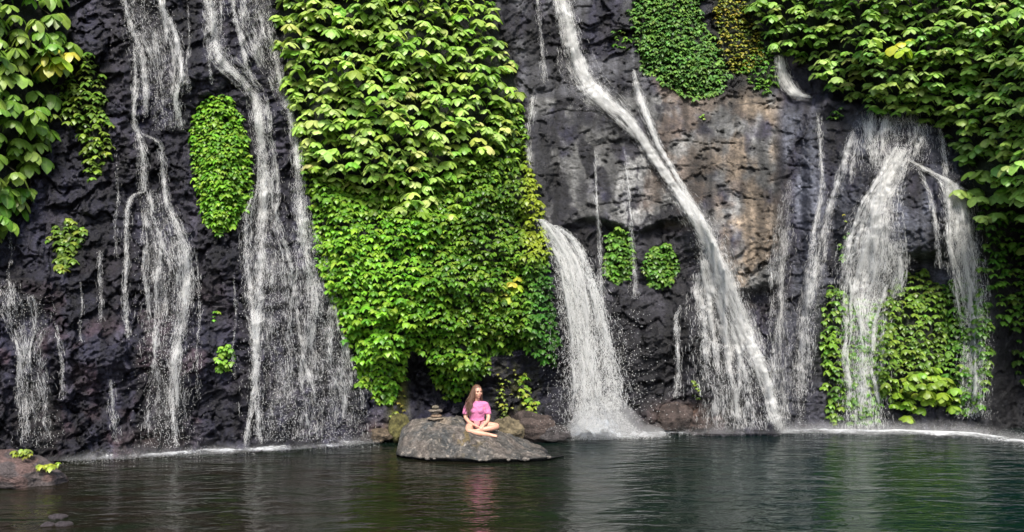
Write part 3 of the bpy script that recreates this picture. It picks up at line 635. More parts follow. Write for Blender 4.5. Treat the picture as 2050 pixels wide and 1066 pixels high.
def strand_parts(pts, N, seed, off=0.05, free=None, rad=(0.0012, 0.0036), length=(3, 10), jit=4.0, shift=0.0, soft=0.8):
    """N broken threads of water following the fall"""
    if N == 0: return None
    r = np.random.default_rng(seed); s = spline(pts, 2.0); n = len(s); K = 7
    st = r.uniform(0, n - 4, N); ln = r.uniform(*length, N)
    wgt = np.clip(s[:, 2], 5, 200) * (s[:, 3] if s.shape[1] > 3 else 1); cdf = np.cumsum(wgt); cdf = cdf / cdf[-1]
    st = np.interp(r.uniform(0, 1, N), cdf, np.arange(n))
    ok = st + ln < n - 1
    if ok.sum() < 2: return None
    st, ln = st[ok], ln[ok]; N = len(st); side = np.clip(r.normal(0, 0.55, N), -1.3, 1.3)
    idx = np.clip(st[:, None] + np.linspace(0, 1, K)[None] * ln[:, None], 0, n - 1)
    f = lambda c: np.interp(idx, np.arange(n), s[:, c])
    uu = f(0) + side[:, None] * f(2) / 2 + r.normal(0, jit * .25, (N, K)); vv = f(1)
    narrow = (f(2) < 45)
    if free is None: Y = depth_at(uu, vv, A=DW) - off
    else: Y = free(uu, vv) - off
    kp = r.uniform(0, 1, N) < (1 - soft + soft * clump(uu[:, 3], vv[:, 3]) ** 1.3)
    uu, vv, Y = uu[kp], vv[kp], Y[kp]; N = len(uu)
    Y = Y + r.uniform(-0.06, 0.02, (N, 1)) * (shift + 1)
    c = P(uu, vv, Y); rr = r.uniform(*rad, N)[:, None] * np.array([0.1, .7, 1, 1, .9, .6, 0.1])[None]
    a = np.array([math.pi / 2, math.pi * 7 / 6, math.pi * 11 / 6])
    ring = c[:, :, None, :] + rr[:, :, None, None] * np.stack([np.cos(a), -np.sin(a), 0 * a], -1)[None, None]
    base = np.arange(N)[:, None, None] * K * 3; fs = []
    for i in range(K - 1):
        for j in range(3): fs.append([i * 3 + j, i * 3 + (j + 1) % 3, (i + 1) * 3 + (j + 1) % 3, (i + 1) * 3 + j])
    return ring.reshape(-1, 3), (base + np.array(fs)[None]).reshape(-1, 4)
def drop_parts(c, rad, stretch=1.6):
    N = len(c); o = np.array([[1, 0, 0], [-1, 0, 0], [0, 1, 0], [0, -1, 0], [0, 0, stretch], [0, 0, -stretch]], float)
    v = c[:, None, :] + o[None] * rad[:, None, None]
    f = np.array([[0, 2, 4], [2, 1, 4], [1, 3, 4], [3, 0, 4], [2, 0, 5], [1, 2, 5], [3, 1, 5], [0, 3, 5]])
    return v.reshape(-1, 3), (np.arange(N)[:, None, None] * 6 + f[None]).reshape(-1, 3)
def fall_drops(pts, N, seed, spread=1.3, rad=(0.0018, 0.0055), free=None, off=(0.03, 0.2)):
    r = np.random.default_rng(seed); s = spline(pts, 2.0); n = len(s)
    wgt = np.clip(s[:, 2], 5, 200) * (s[:, 3] if s.shape[1] > 3 else 1); cdf = np.cumsum(wgt); cdf /= cdf[-1]
    k = np.interp(r.uniform(0, 1, N), cdf, np.arange(n)); f = lambda c: np.interp(k, np.arange(n), s[:, c])
    u = f(0) + r.normal(0, 0.5, N) * f(2) / 2 * spread; v = f(1)
    Y = (depth_at(u, v, A=DW) if free is None else free(u, v)) - r.uniform(*off, N)
    return drop_parts(P(u, v, Y), r.uniform(*rad, N))
def rivulets(pts, m, seed, wr=(3, 9)):
    """m narrow wandering branches inside a wide stream"""
    r = np.random.default_rng(seed); s_ = spline(pts, 14.0); n = len(s_); out = []
    for i in range(m):
        a = r.uniform(-0.95, 0.95); ln = int(n * r.uniform(0.35, 1.0)); st = r.integers(0, max(1, n - ln)); q = s_[st:st + ln]
        if len(q) < 4: continue
        k = np.arange(len(q)); w = r.uniform(*wr); wb = perlin(k * 0.23 + i * 7.7, k * 0 + seed * 0.37, 820) * 0.16 + perlin(k * 0.09 + i * 3.1, k * 0 + 2.2, 821) * 0.4
        tv = np.gradient(q[:, 1]); tu = np.gradient(q[:, 0]); L_ = np.hypot(tu, tv) + 1e-6; wd = np.clip((q[:, 2] - 45) / 40, 0, 1)
        nu, nv = tv / L_ * (1 - wd) + wd, -tu / L_ * (1 - wd); off = np.clip(a + wb, -1.15, 1.15) * q[:, 2] / 2
        out.append([(x, y, w * r.uniform(.8, 1.2), d) for x, y, d in zip(q[:, 0] + nu * off, q[:, 1] + nv * off, q[:, 3])])
    return out
def waterfall(label, sheets, seed, strands=8, drops=6, group=None, free=None, off=0.05, threads=(0.0010, 0.0030), soft=None):
    """sheets: list of (density, points); each is one stream (> threads, droplets)"""
    root = bpy.data.objects.new('waterfall', None); COL.objects.link(root)
    p0 = sheets[0][1][-1]; c = P(np.array([p0[0]], float), np.array([p0[1]], float), depth_at([p0[0]], [p0[1]]))[0]
    root.location = c; props(root, label, 'waterfall', group)
    for i, (dn, pts) in enumerate(sheets):
        V1, F1, D1, U1 = [], [], [], []; o = 0; SV, SF, so = [], [], 0
        pts = [tuple(q) + (1.0,) * (4 - len(q)) for q in pts]; wmean = np.mean([q[2] for q in pts])
        sf = (0.4 if dn > 0.8 else 0.88) if soft is None else soft
        big = dn > 0.8
        jobs = []
        if wmean > 20:
            jobs.append((dn * (0.9 if big else 0.75), pts, 0.0, sf)); 
            if big: jobs.append((dn * 0.8, [(q[0] + 1.5, q[1], q[2] * 0.75, q[3]) for q in pts], 0.05, 0.3))
            for rv in rivulets(pts, int(wmean / (7 if big else 10)) + 1, seed * 3 + i, (3, 8) if big else (2.2, 4.5)): jobs.append((min(1.05, dn * 1.2) if big else min(0.66, dn * 1.05), rv, 0.08, 0.8))
        else:
            jobs.append((dn, pts, 0.0, sf * .6)); jobs.append((dn * .8, [(q[0] + 1, q[1], q[2] * .6, q[3]) for q in pts], 0.04, 0.3))
        area = sum(math.hypot(pts[k + 1][0] - pts[k][0], pts[k + 1][1] - pts[k][1]) * (pts[k][2] + 8) for k in range(len(pts) - 1)) / 1000
        for jn, (dj, pj, oj, sj) in enumerate(jobs):
            v, f, d, uv = sheet_parts(pj, dj, off + oj, free, sj)
            V1.append(v); F1.append(f + o); D1.append(d); U1.append(uv); o += len(v)
            nth = int(area * strands * dn * (11 if jn == 0 else 22.0 / len(jobs)) * (1.0 if big else (0.75 if wmean > 20 else 0.9)))
            if nth > 4:
                pw = [(q[0], q[1], q[2] * (1.2 if jn == 0 else (1.6 if big else 3.0)), q[3]) for q in pj]
                sp_ = strand_parts(pw, nth, seed * 7 + i * 31 + jn, off + oj + 0.01, free, rad=threads, soft=sj)
                if sp_ is not None and len(sp_[0]): SV.append(sp_[0]); SF.append(sp_[1] + so); so += len(sp_[0])
        st = link('stream', mesh_np('stream', np.concatenate(V1) - c, np.concatenate(F1), True, {'dens': np.concatenate(D1)}, np.concatenate(U1)), M_VEIL[seed % 2], root)
        if SV: props(link('threads', mesh_np('threads', np.concatenate(SV) - c, np.concatenate(SF), True), M_DROP, st), kind='stuff')
        n = int(area * drops * dn * 14)
        if n > 4:
            v, f = fall_drops(pts, n, seed + 40 + i, free=free); props(link('droplets', mesh_np('droplets', v - c, f, True), M_DROP2, st), kind='stuff')
    return root

waterfall('long thin fall down the black rock left of the oval shrub, widening into a veil', [
  (0.66, [(246,-80,8),(250,0,8),(262,50,12),(280,100,14),(290,160,12),(292,235,9)]),
  (0.6, [(268,90,6),(271,160,8),(268,235,8),(278,275,12),(286,320,14),(288,388,12)]),
  (0.36, [(285,-80,74),(288,0,74),(300,60,76),(318,130,74),(325,200,60),(330,262,44)]),
  (0.7, [(316,-80,8),(320,0,8),(344,52,10),(358,100,10),(362,150,10),(352,200,8),(366,262,7)]),
  (0.62, [(272,262,5),(298,275,7),(320,290,9),(327,350,9),(333,405,12),(348,440,20),(366,490,24),(374,550,24),(370,620,20),(354,690,16),(346,760,12),(346,830,9),(354,898,8)]),
  (0.42, [(300,380,40),(312,430,64),(328,510,84),(334,590,92),(334,680,90),(336,760,84),(334,830,80),(334,898,84)]),
  (0.55, [(284,385,6),(264,394,8),(254,430,9),(252,520,8),(250,600,8),(256,680,6)]),
 ], 200, 9, 12)
waterfall('tall fall curving round the right side of the oval shrub on black rock', [
  (0.78, [(410,-80,14),(416,0,16),(428,60,18),(434,104,22),(456,138,20),(488,166,18),(512,205,18),(522,280,18),(528,350,18),(528,420,18),(522,500,18),(520,560,16),(516,640,14),(512,720,12),(506,800,10),(490,895,8)]),
  (0.40, [(425,-60,40),(432,60,40),(444,112,34),(478,150,34),(514,200,36),(530,280,36),(536,360,46),(534,440,66),(540,540,90),(552,640,106),(562,740,110),(566,884,110)]),
  (0.36, [(500,-60,80),(510,20,70),(528,90,60),(552,160,34),(572,215,20)]),
  (0.6, [(458,-60,7),(468,20,8),(482,80,9),(494,130,8),(512,180,6)]),
  (0.55, [(502,395,8),(494,440,12),(494,520,14),(504,600,14),(508,680,12),(512,780,12),(520,890,12)]),
 ], 210, 8, 11)
waterfall('wide broken curtain of water against the left side of the green creeper', [
  (0.66, [(536,50,6),(556,140,9),(576,215,14),(590,270,16),(596,340,16),(600,410,18),(610,480,20),(622,560,20),(632,640,20)]),
  (0.42, [(600,400,26),(614,480,56),(626,560,80),(640,640,100),(652,720,124),(662,800,138),(664,886,146)]),
 ], 220, 9, 14)
for k_, (u_, v0_, v1_, lb_) in enumerate([(160, 560, 690, 'left of the hair-thin halfway trickle'), (395, 520, 800, 'between the long thin fall and the round bright tuft'), (420, 0, 170, 'above the oval shrub at the top edge'),
        (232, 300, 520, 'left of the pinched middle of the long thin fall'), (468, 560, 760, 'just right of the round bright tuft'), (18, 440, 600, 'on dark rock under the left edge branches'), (375, 0, 190, 'at the top edge left of the tall curving fall'), (90, 720, 880, 'low on the rock right of the far left trickle')]):
    waterfall('barely visible dribble on black rock ' + lb_, [(0.25, [(u_, v0_, 4), (u_ + 4, v0_ * .6 + v1_ * .4, 6), (u_ - 2, v0_ * .3 + v1_ * .7, 6), (u_ + 3, v1_, 8)])], 350 + k_, 3.5, 6)
waterfall('small trickle over purple rock at the far left edge', [
  (0.5, [(4,560,50),(28,650,30),(42,700,16),(44,760,18),(48,820,20),(44,890,12)]),
  (0.35, [(60,590,60),(70,650,60),(60,720,50),(74,800,60),(78,898,70)]),
 ], 230, 6, 6)
waterfall('hair-thin short trickle on purple rock just right of the far left trickle', [
  (0.45, [(112,650,8),(122,720,8),(126,800,8)])], 231, 6, 6)
waterfall('hair-thin trickle on black rock left of the long thin fall, level with the creeper', [
  (0.4, [(198,500,8),(202,600,8),(200,650,8)])], 236, 6, 6)
waterfall('short faint trickle just above the pool, left of the foot of the long thin fall', [
  (0.4, [(222,760,10),(228,850,14),(232,890,14)])], 237, 6, 6)
waterfall('powerful white fall crossing the grey slab diagonally and fanning into the pool', [
  (1.15, [(1112,-80,16),(1124,0,17),(1138,60,22),(1150,110,26),(1168,155,34),(1196,190,38),(1224,214,34),(1252,234,20),(1285,278,13),(1325,338,14),(1365,395,19),(1398,445,26),(1425,500,30),(1450,560,34),(1484,640,32),(1516,720,26),(1545,800,20),(1562,864,14)]),
  (0.55, [(1122,-40,34),(1142,70,40),(1166,150,56),(1205,200,62),(1238,228,44),(1280,275,30),(1325,340,32),(1368,398,42),(1405,455,50),(1436,520,54),(1462,590,60),(1495,670,54),(1530,760,44),(1560,862,36)]),
  (0.62, [(1412,500,16,.5),(1432,570,40),(1456,650,70,1),(1482,740,90,.9),(1502,862,110,.8)]),
  (0.5, [(1405,520,16,.5),(1420,600,60),(1434,680,80),(1446,760,90),(1456,862,100)]),
  (0.6, [(1398,545,16,.6),(1394,590,14),(1406,610,18),(1412,660,12),(1416,730,12)]),
  (0.5, [(1104,-40,6),(1118,30,7),(1132,95,8)]),
 ], 240, 14, 12, threads=(0.0012, 0.004))
waterfall('slim side stream running beside the diagonal white fall and joining it', [
  (0.85, [(1268,138,6),(1276,180,14),(1292,225,16),(1318,290,12),(1350,345,11),(1378,395,12),(1400,438,14),(1412,465,14)]),
 ], 250, 10, 8)
FR = lambda u, v: 14.9 - 0.35 * SS(v, 440, 600) - 0.15 * SS(v, 600, 860) - 0.25 * SS(u, 1090, 1200)
waterfall('gushing fall leaping out from behind the green creeper, right of the woman', [
  (0.95, [(1082,440,14),(1104,466,24,1),(1126,505,34,.9),(1146,560,44,.7),(1160,640,50,.52),(1168,720,54,.48),(1176,866,60,.5)]),
  (0.42, [(1122,470,40),(1150,540,60),(1168,620,90),(1180,700,104),(1190,800,120),(1195,866,124)]),
  (0.7, [(1110,452,12),(1150,482,12),(1174,530,12),(1194,590,16),(1208,660,18),(1220,740,26),(1232,820,40)]),
 ], 260, 9, 40, free=FR, threads=(0.0012, 0.004))
waterfall('thin thread of water at the left edge of the grey slab by the creeper', [
  (0.6, [(1068,190,8),(1060,240,7),(1056,290,9),(1060,335,7)]), ], 270, 6, 4)
waterfall('hair-thin trickle at the top edge between the green creeper and the diagonal white fall', [
  (0.45, [(1072,-40,8),(1080,50,8),(1088,130,10),(1090,170,10)])], 271, 6, 4)
waterfall('hair-thin thread falling over the grey slab just left of the left dark shrub', [
  (0.5, [(1192,300,5),(1194,400,6),(1200,480,8),(1203,560,10),(1206,640,12)])], 276, 6, 6)
waterfall('hair-thin thread falling just right of the left dark shrub under the slab', [
  (0.45, [(1250,300,5),(1258,380,6),(1262,440,7),(1268,520,8),(1272,600,14)])], 277, 6, 6)
waterfall('narrow white trickle on the dark rock between gushing and diagonal falls', [
  (0.75, [(1362,612,5),(1354,640,8),(1356,690,9),(1358,740,8),(1352,800,14)]),
 ], 282, 8, 8)
FJ = lambda u, v: depth_at(u, v, False) - 0.05
waterfall('short white fall pouring into the pocket under the top right canopy', [
  (1.0, [(1562,110,14),(1566,140,20),(1576,168,26),(1594,188,26),(1622,197,14)]),
 ], 290, 14, 8, off=0.22)
waterfall('thin straight stream right of the tan rock, leftmost of the right-hand group', [
  (0.6, [(1638,225,7),(1642,300,8),(1645,380,9),(1632,450,10),(1622,520,14),(1612,600,16),(1606,700,22),(1600,800,24)]),
  ], 300, 9, 8)
waterfall('faint misty stream in the bluish groove between the tan rock and the thin straight stream', [
  (0.45, [(1580,360,14),(1570,440,30),(1562,520,40),(1560,600,36),(1562,700,34),(1566,800,30),(1570,860,26)]),
 ], 301, 9, 8)
waterfall('slanting stream widening downward, right of the thin straight stream', [
  (0.7, [(1712,255,14),(1698,300,18),(1682,360,18),(1662,420,20),(1648,480,24),(1634,550,28),(1622,620,34),(1614,700,34),(1606,780,24),(1604,850,20)]),
  (0.45, [(1718,270,8),(1708,320,8),(1702,370,8)]),
 ], 310, 9, 8)
waterfall('widest right fall, spreading over a bulge then down leaves to the pool', [
  (0.68, [(1795,222,105),(1795,270,105),(1790,345,90)]),
  (1.05, [(1806,296,26),(1790,335,40),(1772,375,50,1),(1758,420,64,1),(1748,480,84,.95),(1742,540,96,.75),(1736,600,92,.62),(1732,680,76,.6),(1730,780,70,.6),(1732,864,76,.6)]),
  (0.6, [(1735,240,22),(1748,300,18),(1760,335,12)]),
  (0.5, [(1792,480,40),(1798,540,36),(1790,600,20)]),
 ], 320, 10, 14, threads=(0.0012, 0.004))
waterfall('rightmost fall sliding off the domed rock and sprinkling over leaves', [
  (0.95, [(1812,318,6,.5),(1836,330,7,.5),(1864,346,8,.6),(1892,362,20,.9),(1912,390,40,1),(1922,430,48,1),(1926,480,50,.9),(1934,530,50,.7),(1944,600,50,.55),(1952,680,46,.5),(1948,780,50,.5),(1944,840,60,.4)]),
  (0.5, [(1880,255,6),(1888,290,10),(1894,330,10),(1892,358,10)]),
 ], 330, 11, 14)
waterfall('thin trickle down the face of the domed rock on the right', [
  (0.5, [(1836,335,7),(1858,380,8),(1870,430,9),(1878,490,9),(1882,540,12)]),
  (0.3, [(1846,240,20),(1850,300,20)]),
 ], 340, 7, 6)
#PART3
# ------------------------------------------------------------------ foam and splashes
def foam_material():
    m, nt, out = newmat('foam_white'); t = NT(nt)
    g = t.n('ShaderNodeTexCoord').outputs['Object']
    n = t.noise(g, 11, 6, 0.75); n2 = t.noise(g, 60, 4, 0.7)
    dens = t.attr('dens').outputs['Fac']
    s = t.math('ADD', t.math('MULTIPLY', n, 0.6), t.math('MULTIPLY', n2, 0.4))
    a = t.math('DIVIDE', t.math('SUBTRACT', s, t.math('SUBTRACT', 0.72, t.math('MULTIPLY', dens, 0.4))), 0.26, clamp=True)
    a = t.math('MULTIPLY', a, t.mapr(dens, 0, 0.3, 0, 1))
    d = t.n('ShaderNodeBsdfDiffuse'); d.inputs[0].default_value = (0.82, 0.85, 0.88, 1)
    bmp = t.n('ShaderNodeBump'); bmp.inputs['Strength'].default_value = 0.8; bmp.inputs['Distance'].default_value = 0.05; t.l(s, bmp.inputs['Height']); t.l(bmp.outputs[0], d.inputs['Normal'])
    tp = t.n('ShaderNodeBsdfTransparent'); mx = t.n('ShaderNodeMixShader')
    t.l(a, mx.inputs[0]); t.l(tp.outputs[0], mx.inputs[1]); t.l(d.outputs[0], mx.inputs[2]); t.l(mx.outputs[0], out.inputs[0]); return m
M_FOAM = foam_material()
def foam_strip(u0, u1, dfun, wfun, seed):
    """band of foam lying on the pool along the foot of the cliff"""
    uu = np.arange(u0, u1, 3.0); n = len(uu); k = 12; t = np.linspace(0, 1, k)[None]
    yb = F * HC / (np.interp(uu, VB_U, VB_V) - VH); w = wfun(uu)
    Y = (yb + 0.1)[:, None] - t * (w + 0.55)[:, None]
    X = (uu - UC)[:, None] / F * Y; Z = 0.006 + 0.07 * dfun(uu)[:, None] * np.sin(np.pi * np.clip(t * 1.0, 0, 1)) ** 1.2 * (0.5 + 0.8 * np.abs(perlin(X * 5, Y * 5, seed)))
    d = dfun(uu)[:, None] * (1 - t) ** 0.8 * 1.75 * (0.85 + 0.8 * fbm(X * 1.3, Y * 3, seed + 50, 3))
    return np.stack([X, Y, Z], -1).reshape(-1, 3), grid_faces(n, k), d.ravel()
fa = foam_strip(118, 800, lambda u: 0.85 * np.interp(u, [118, 300, 500, 700, 800], [0.5, 0.75, 1, .9, 0.2]), lambda u: 0.45 + 0.15 * perlin(u / 60, u * 0, 1), 1)
fb = foam_strip(1120, 2075, lambda u: np.interp(u, [1120, 1160, 1300, 1380, 1500, 1560, 1900, 2000, 2075], [0.3, 1.1, 1.1, .7, .85, .85, .85, .6, .5]), lambda u: np.interp(u, [1120, 1180, 1290, 1400, 1560, 1750, 2050], [.5, .8, .7, .35, .4, .6, .6]) + 0.12 * perlin(u / 50, u * 0, 2), 2)
o = link('foam', mesh_np('foam', np.concatenate([fa[0], fb[0]]), np.concatenate([fa[1], fb[1] + len(fa[0])]), True, {'dens': np.concatenate([fa[2], fb[2]])}), M_FOAM)
props(o, kind='stuff'); o['label'] = 'white foam on the pool along the foot of the cliff'; o['category'] = 'foam'
# spray: fine drops thrown up where the falls strike
r = np.random.default_rng(900); cs = []; rs = []
def spray(n, u0, u1, dist, top, rad=(0.002, 0.008), back=0.1, k=1.6):
    u = r.uniform(u0, u1, n) if isinstance(u1, (int, float)) else None
    yb = F * HC / (np.interp(u, VB_U, VB_V) - VH); Y = yb - r.uniform(-back, dist, n)
    z = top * r.uniform(0, 1, n) ** k * 1.0
    cs.append(np.stack([(u - UC) / F * Y, Y, z + 0.003], -1)); rs.append(r.uniform(*rad, n))
spray(4000, 120, 760, 0.7, 0.10, (0.0012, 0.004)); spray(8000, 1300, 2060, 0.7, 0.16, (0.0012, 0.0045))
u = None
n = 15000; uu = r.normal(1205, 42, n); yb = F * HC / (np.interp(uu, VB_U, VB_V) - VH); Y = yb - r.uniform(0.0, 0.9, n); hgt = 0.75 * np.exp(-((uu - 1200) / 60) ** 2)
cs.append(np.stack([(uu - UC) / F * Y, Y, hgt * r.uniform(0, 1, n) ** 2.0], -1)); rs.append(r.uniform(0.002, 0.009, n))
spray(6000, 130, 760, 0.5, 0.08, (0.0008, 0.002), 0.0, 1.2); spray(8000, 1120, 2070, 0.6, 0.26, (0.0008, 0.0022), 0.0, 1.3)
for (pu, pv_, su, sv, nn_) in ((1215, 205, 30, 14, 900), (1160, 150, 18, 22, 500), (1425, 520, 22, 40, 600), (1470, 690, 40, 60, 900), (1780, 330, 36, 12, 800), (1905, 370, 16, 14, 300), (1740, 520, 40, 20, 500), (436, 108, 12, 10, 350)):
    uu = r.normal(pu, su, nn_); vv = r.normal(pv_, sv, nn_); cs.append(P(uu, vv, depth_at(uu, vv, A=DW) - r.uniform(0.05, 0.35, nn_))); rs.append(r.uniform(0.0012, 0.0045, nn_))
n = 450; uu = r.normal(1235, 40, n); Y = r.uniform(14.3, 14.9, n); vv = r.uniform(620, 850, n); cs.append(P(uu + (vv - 620) * 0.15, vv, Y)); rs.append(r.uniform(0.003, 0.009, n))
v, f = drop_parts(np.concatenate(cs), np.concatenate(rs), 1.1)
o = link('spray', mesh_np('spray', v, f, True), M_DROP2); props(o, kind='stuff'); o['label'] = 'fine white spray where the waterfalls strike the pool'; o['category'] = 'spray'
# churning mound at the foot of the gushing fall
nu_, nv_ = 90, 50; a = np.linspace(1112, 1318, nu_)[None]; b = np.linspace(0, 1, nv_)[:, None]
prof = np.exp(-((a - 1195) / 62) ** 2); Yb = 15.35 - 1.25 * b
X = (a - UC) / F * Yb; hgt = 0.42 * prof * np.sin(np.pi * np.clip(b, 0, 1)) ** 0.8 * (0.75 + 0.6 * fbm(X * 5 + 0 * b, Yb * 5, 95, 4)) + 0.012
me = mesh_np('foam', np.stack([X, Yb + 0 * a, hgt], -1).reshape(-1, 3), grid_faces(nv_, nu_), True, {'dens': (np.clip(prof * 1.25 * np.clip(4 * (1 - b), 0, 1) * np.clip(6 * b, 0, 1), 0, 1.1) * 0.85).ravel()})
o = link('foam', me, M_FOAM); props(o, kind='stuff'); o['label'] = 'churning white water at the foot of the gushing fall'; o['category'] = 'foam'

# drifting mist low over the foot of the falls
def mist_mat(top, dens):
    m, nt_, out_ = newmat('mist_air'); t_ = NT(nt_); pv = t_.n('ShaderNodeVolumePrincipled'); pv.inputs['Color'].default_value = (1, 1, 1, 1)
    g_ = t_.n('ShaderNodeNewGeometry').outputs['Position']; sp_ = t_.n('ShaderNodeSeparateXYZ'); t_.l(g_, sp_.inputs[0])
    q_ = t_.math('POWER', t_.mapr(sp_.outputs[2], 0.0, top, 1.0, 0.0), 2.0)
    t_.l(t_.math('MULTIPLY', q_, t_.mapr(t_.noise(g_, 2.2, 2, 0.5), 0.35, 0.65, dens * 0.2, dens * 1.8)), pv.inputs['Density'])
    t_.l(pv.outputs[0], out_.inputs['Volume']); return m
def mist(u0, u1, w0, hf, label, top, dens, back=0.6):
    uu = np.arange(u0, u1 + 1, 12.0); n = len(uu); yb = F * HC / (np.interp(uu, VB_U, VB_V) - VH); k = 14
    a = np.linspace(0, 2 * np.pi, k, endpoint=False)[None]; h = hf(uu)[:, None] * (1 + 0.25 * perlin(uu / 40, uu * 0, 95))[:, None]; e = np.sin(np.pi * np.linspace(0, 1, n))[:, None] ** 0.35
    Y = (yb - w0 / 2)[:, None] + np.cos(a) * (w0 / 2 + back) * e; Z = 0.02 + (0.5 + 0.5 * np.sin(a)) * h * e; X = (uu - UC)[:, None] / F * yb[:, None] + 0 * Y
    v = np.stack([X, Y, Z], -1).reshape(-1, 3); i = np.arange(n * k).reshape(n, k)
    f = np.stack([i[:-1], np.roll(i[:-1], -1, 1), np.roll(i[1:], -1, 1), i[1:]], -1).reshape(-1, 4)
    o = link('mist', mesh_np('mist', v, f, True), mist_mat(top, dens)); props(o, kind='stuff'); o['label'] = label; o['category'] = 'mist'
mist(1110, 1330, 0.9, lambda u: 0.25 + 0.75 * np.exp(-((u - 1200) / 55) ** 2), 'low white mist where the gushing fall strikes', 0.95, 1.1)
mist(1340, 2080, 0.6, lambda u: 0.32 + 0 * u, 'thin band of mist along the foot of the right-hand falls', 0.30, 0.8)
mist(120, 780, 0.5, lambda u: 0.22 + 0 * u, 'thin band of mist along the foot of the left-hand falls', 0.22, 0.6)

# ------------------------------------------------------------------ boulders and stones
def ico(sub):
    bm = bmesh.new(); bmesh.ops.create_icosphere(bm, subdivisions=sub, radius=1)
    v = np.array([x.co[:] for x in bm.verts]); f = np.array([[q.index for q in p.verts] for p in bm.faces]); bm.free(); return v, f
def noise3(p, s, sc):
    return (perlin(p[:, 0] * sc + 3, p[:, 1] * sc + 1, s) + perlin(p[:, 1] * sc + 5, p[:, 2] * sc + 2, s + 1) + perlin(p[:, 2] * sc + 8, p[:, 0] * sc + 4, s + 2)) / 1.8
def lump(name, cen, rad, seed, color, label, cat='rock', group=None, sub=5, rough=0.18, flat=1.0, rz=0.0, color2=None, facet=0.5, kind=None):
    v, f = ico(sub)
    rr = np.random.default_rng(seed); nrm = v.copy()
    for _ in range(int(14 * facet)):                       # plane cuts: broken faces
        d = rr.normal(0, 1, 3); d /= np.linalg.norm(d); h = rr.uniform(0.68, 0.92)
        q = v @ d; v = v - np.clip(q - h, 0, None)[:, None] * d * 0.9
    n = noise3(v, seed, 1.3) * rough + noise3(v, seed + 9, 3.5) * rough * 0.45 + noise3(v, seed + 19, 9) * rough * 0.2
    v = v * (1 + n[:, None]); v = v * np.array(rad)
    c, s = math.cos(rz), math.sin(rz); v = np.stack([v[:, 0] * c - v[:, 1] * s, v[:, 0] * s + v[:, 1] * c, v[:, 2]], -1)
    colr = np.tile(np.array([color]), (len(v), 1))
    if color2 is not None:
        m = SS(noise3(nrm, seed + 30, 3.0), 0.0, 0.25)[:, None]; colr = colr * (1 - m) + np.array(color2) * m
    o = link(name, mesh_np(name, v, f, True, {'tint': colr}), M_ROCK); o.location = cen
    if kind: props(o, kind=kind)
    else: props(o, label, cat, group)
    return o
# the big boulder, as a height field over the ground plan
nx, ny = 260, 170
uA = np.linspace(-1, 1, nx)[None]; tB = np.linspace(0, 1, ny)[:, None]
xs_ = -2.05 + (uA + 1) / 2 * 3.05                                     # x from -2.05 .. 1.0
def crest(x): # crest height over x (world, at Y about 13.8)
    u = x / 13.8 * F + UC
    vv = np.interp(u, [786, 794, 804, 822, 865, 905, 935, 965, 1000, 1040, 1080, 1110, 1135], [915, 880, 862, 847, 837, 836, 841, 850, 862, 882, 903, 920, 940])
    return HC - (vv - VH) / F * 13.8
cz = crest(xs_)
front = np.interp(xs_, [-2.05, -1.8, -1.3, -0.4, 0.5, 1.0], [13.45, 12.95, 12.68, 12.55, 12.66, 13.3])
back = 14.55 + 0 * xs_
Yc = 13.75
a = np.clip(tB / 0.62, 0, 1); b = np.clip((tB - 0.62) / 0.38, 0, 1)
YY = front + (Yc - front) * a + (back - Yc) * b
zf = cz * (1 - (1 - a) ** 2.3)
zz = np.where(tB < 0.62, zf, cz * (1 - b ** 2.0)) 
lip = (0.07 + 0.04 * perlin(xs_ * 3, xs_ * 0 + 2, 401)) * SS(1 - np.abs(uA), 0.04, 0.35)
zz = np.where(tB < 0.62, lip + (zz - 0) * (1 - lip / np.maximum(cz, .12)), zz)
edge = np.clip((1 - np.abs(uA)) / 0.10, 0, 1) ** 0.6; zz = zz * edge - 0.5 * (1 - edge)
nn = 0.07 * fbm(xs_ * 2.2 + 0 * tB, YY * 2.2, 411, 5) + 0.05 * (1 - worley(xs_ * 2.2 + 0 * YY, YY * 2.6, 412)[2]) - 0.03
pitn = SS(fbm(xs_ * 7 + 0 * tB, YY * 7, 415, 3), 0.18, 0.4); nn = nn - 0.03 * pitn
zz = zz + nn * np.clip(a * 4 + 0.4, 0, 1)
vb = np.stack([xs_ + 0 * YY, YY, zz], -1)
under = vb[:1].copy(); rows = []
for dy, z_ in ((0.10, -0.6), (0.14, -0.1), (0.13, 0.015), (0.06, 0.035)):
    q = under.copy(); q[..., 1] += dy + 0.03 * perlin(q[..., 0] * 6, q[..., 0] * 0, 420); q[..., 2] = np.minimum(z_ , q[..., 2] - 0.01); rows.append(q)
bk = vb[-1:].copy(); bk[..., 2] = -0.6
vb = np.concatenate(rows + [vb, bk]); nrb = vb.shape[0]
bc = np.zeros(vb.shape); bc[:] = (0.095, 0.093, 0.092)
q1 = fbm(vb[..., 0] * 2.5, vb[..., 1] * 2.5, 430, 5)
bc = cmix(bc, (0.135, 0.122, 0.115), SS(q1, 0.0, 0.25)); bc = cmix(bc, (0.07, 0.075, 0.08), SS(-q1, 0.05, 0.3))
bc = cmix(bc, (0.17, 0.13, 0.05), 0.7 * SS(fbm(vb[..., 0] * 6, vb[..., 1] * 6, 431, 3), 0.12, 0.3) * G(vb[..., 0], vb[..., 1], -0.75, 13.1, 0.3, 0.4))
bc = cmix(bc, (0.36, 0.30, 0.24), 0.8 * G(vb[..., 0], vb[..., 1], -1.28, 13.55, 0.28, 0.16) * SS(q1, -0.3, 0.0))
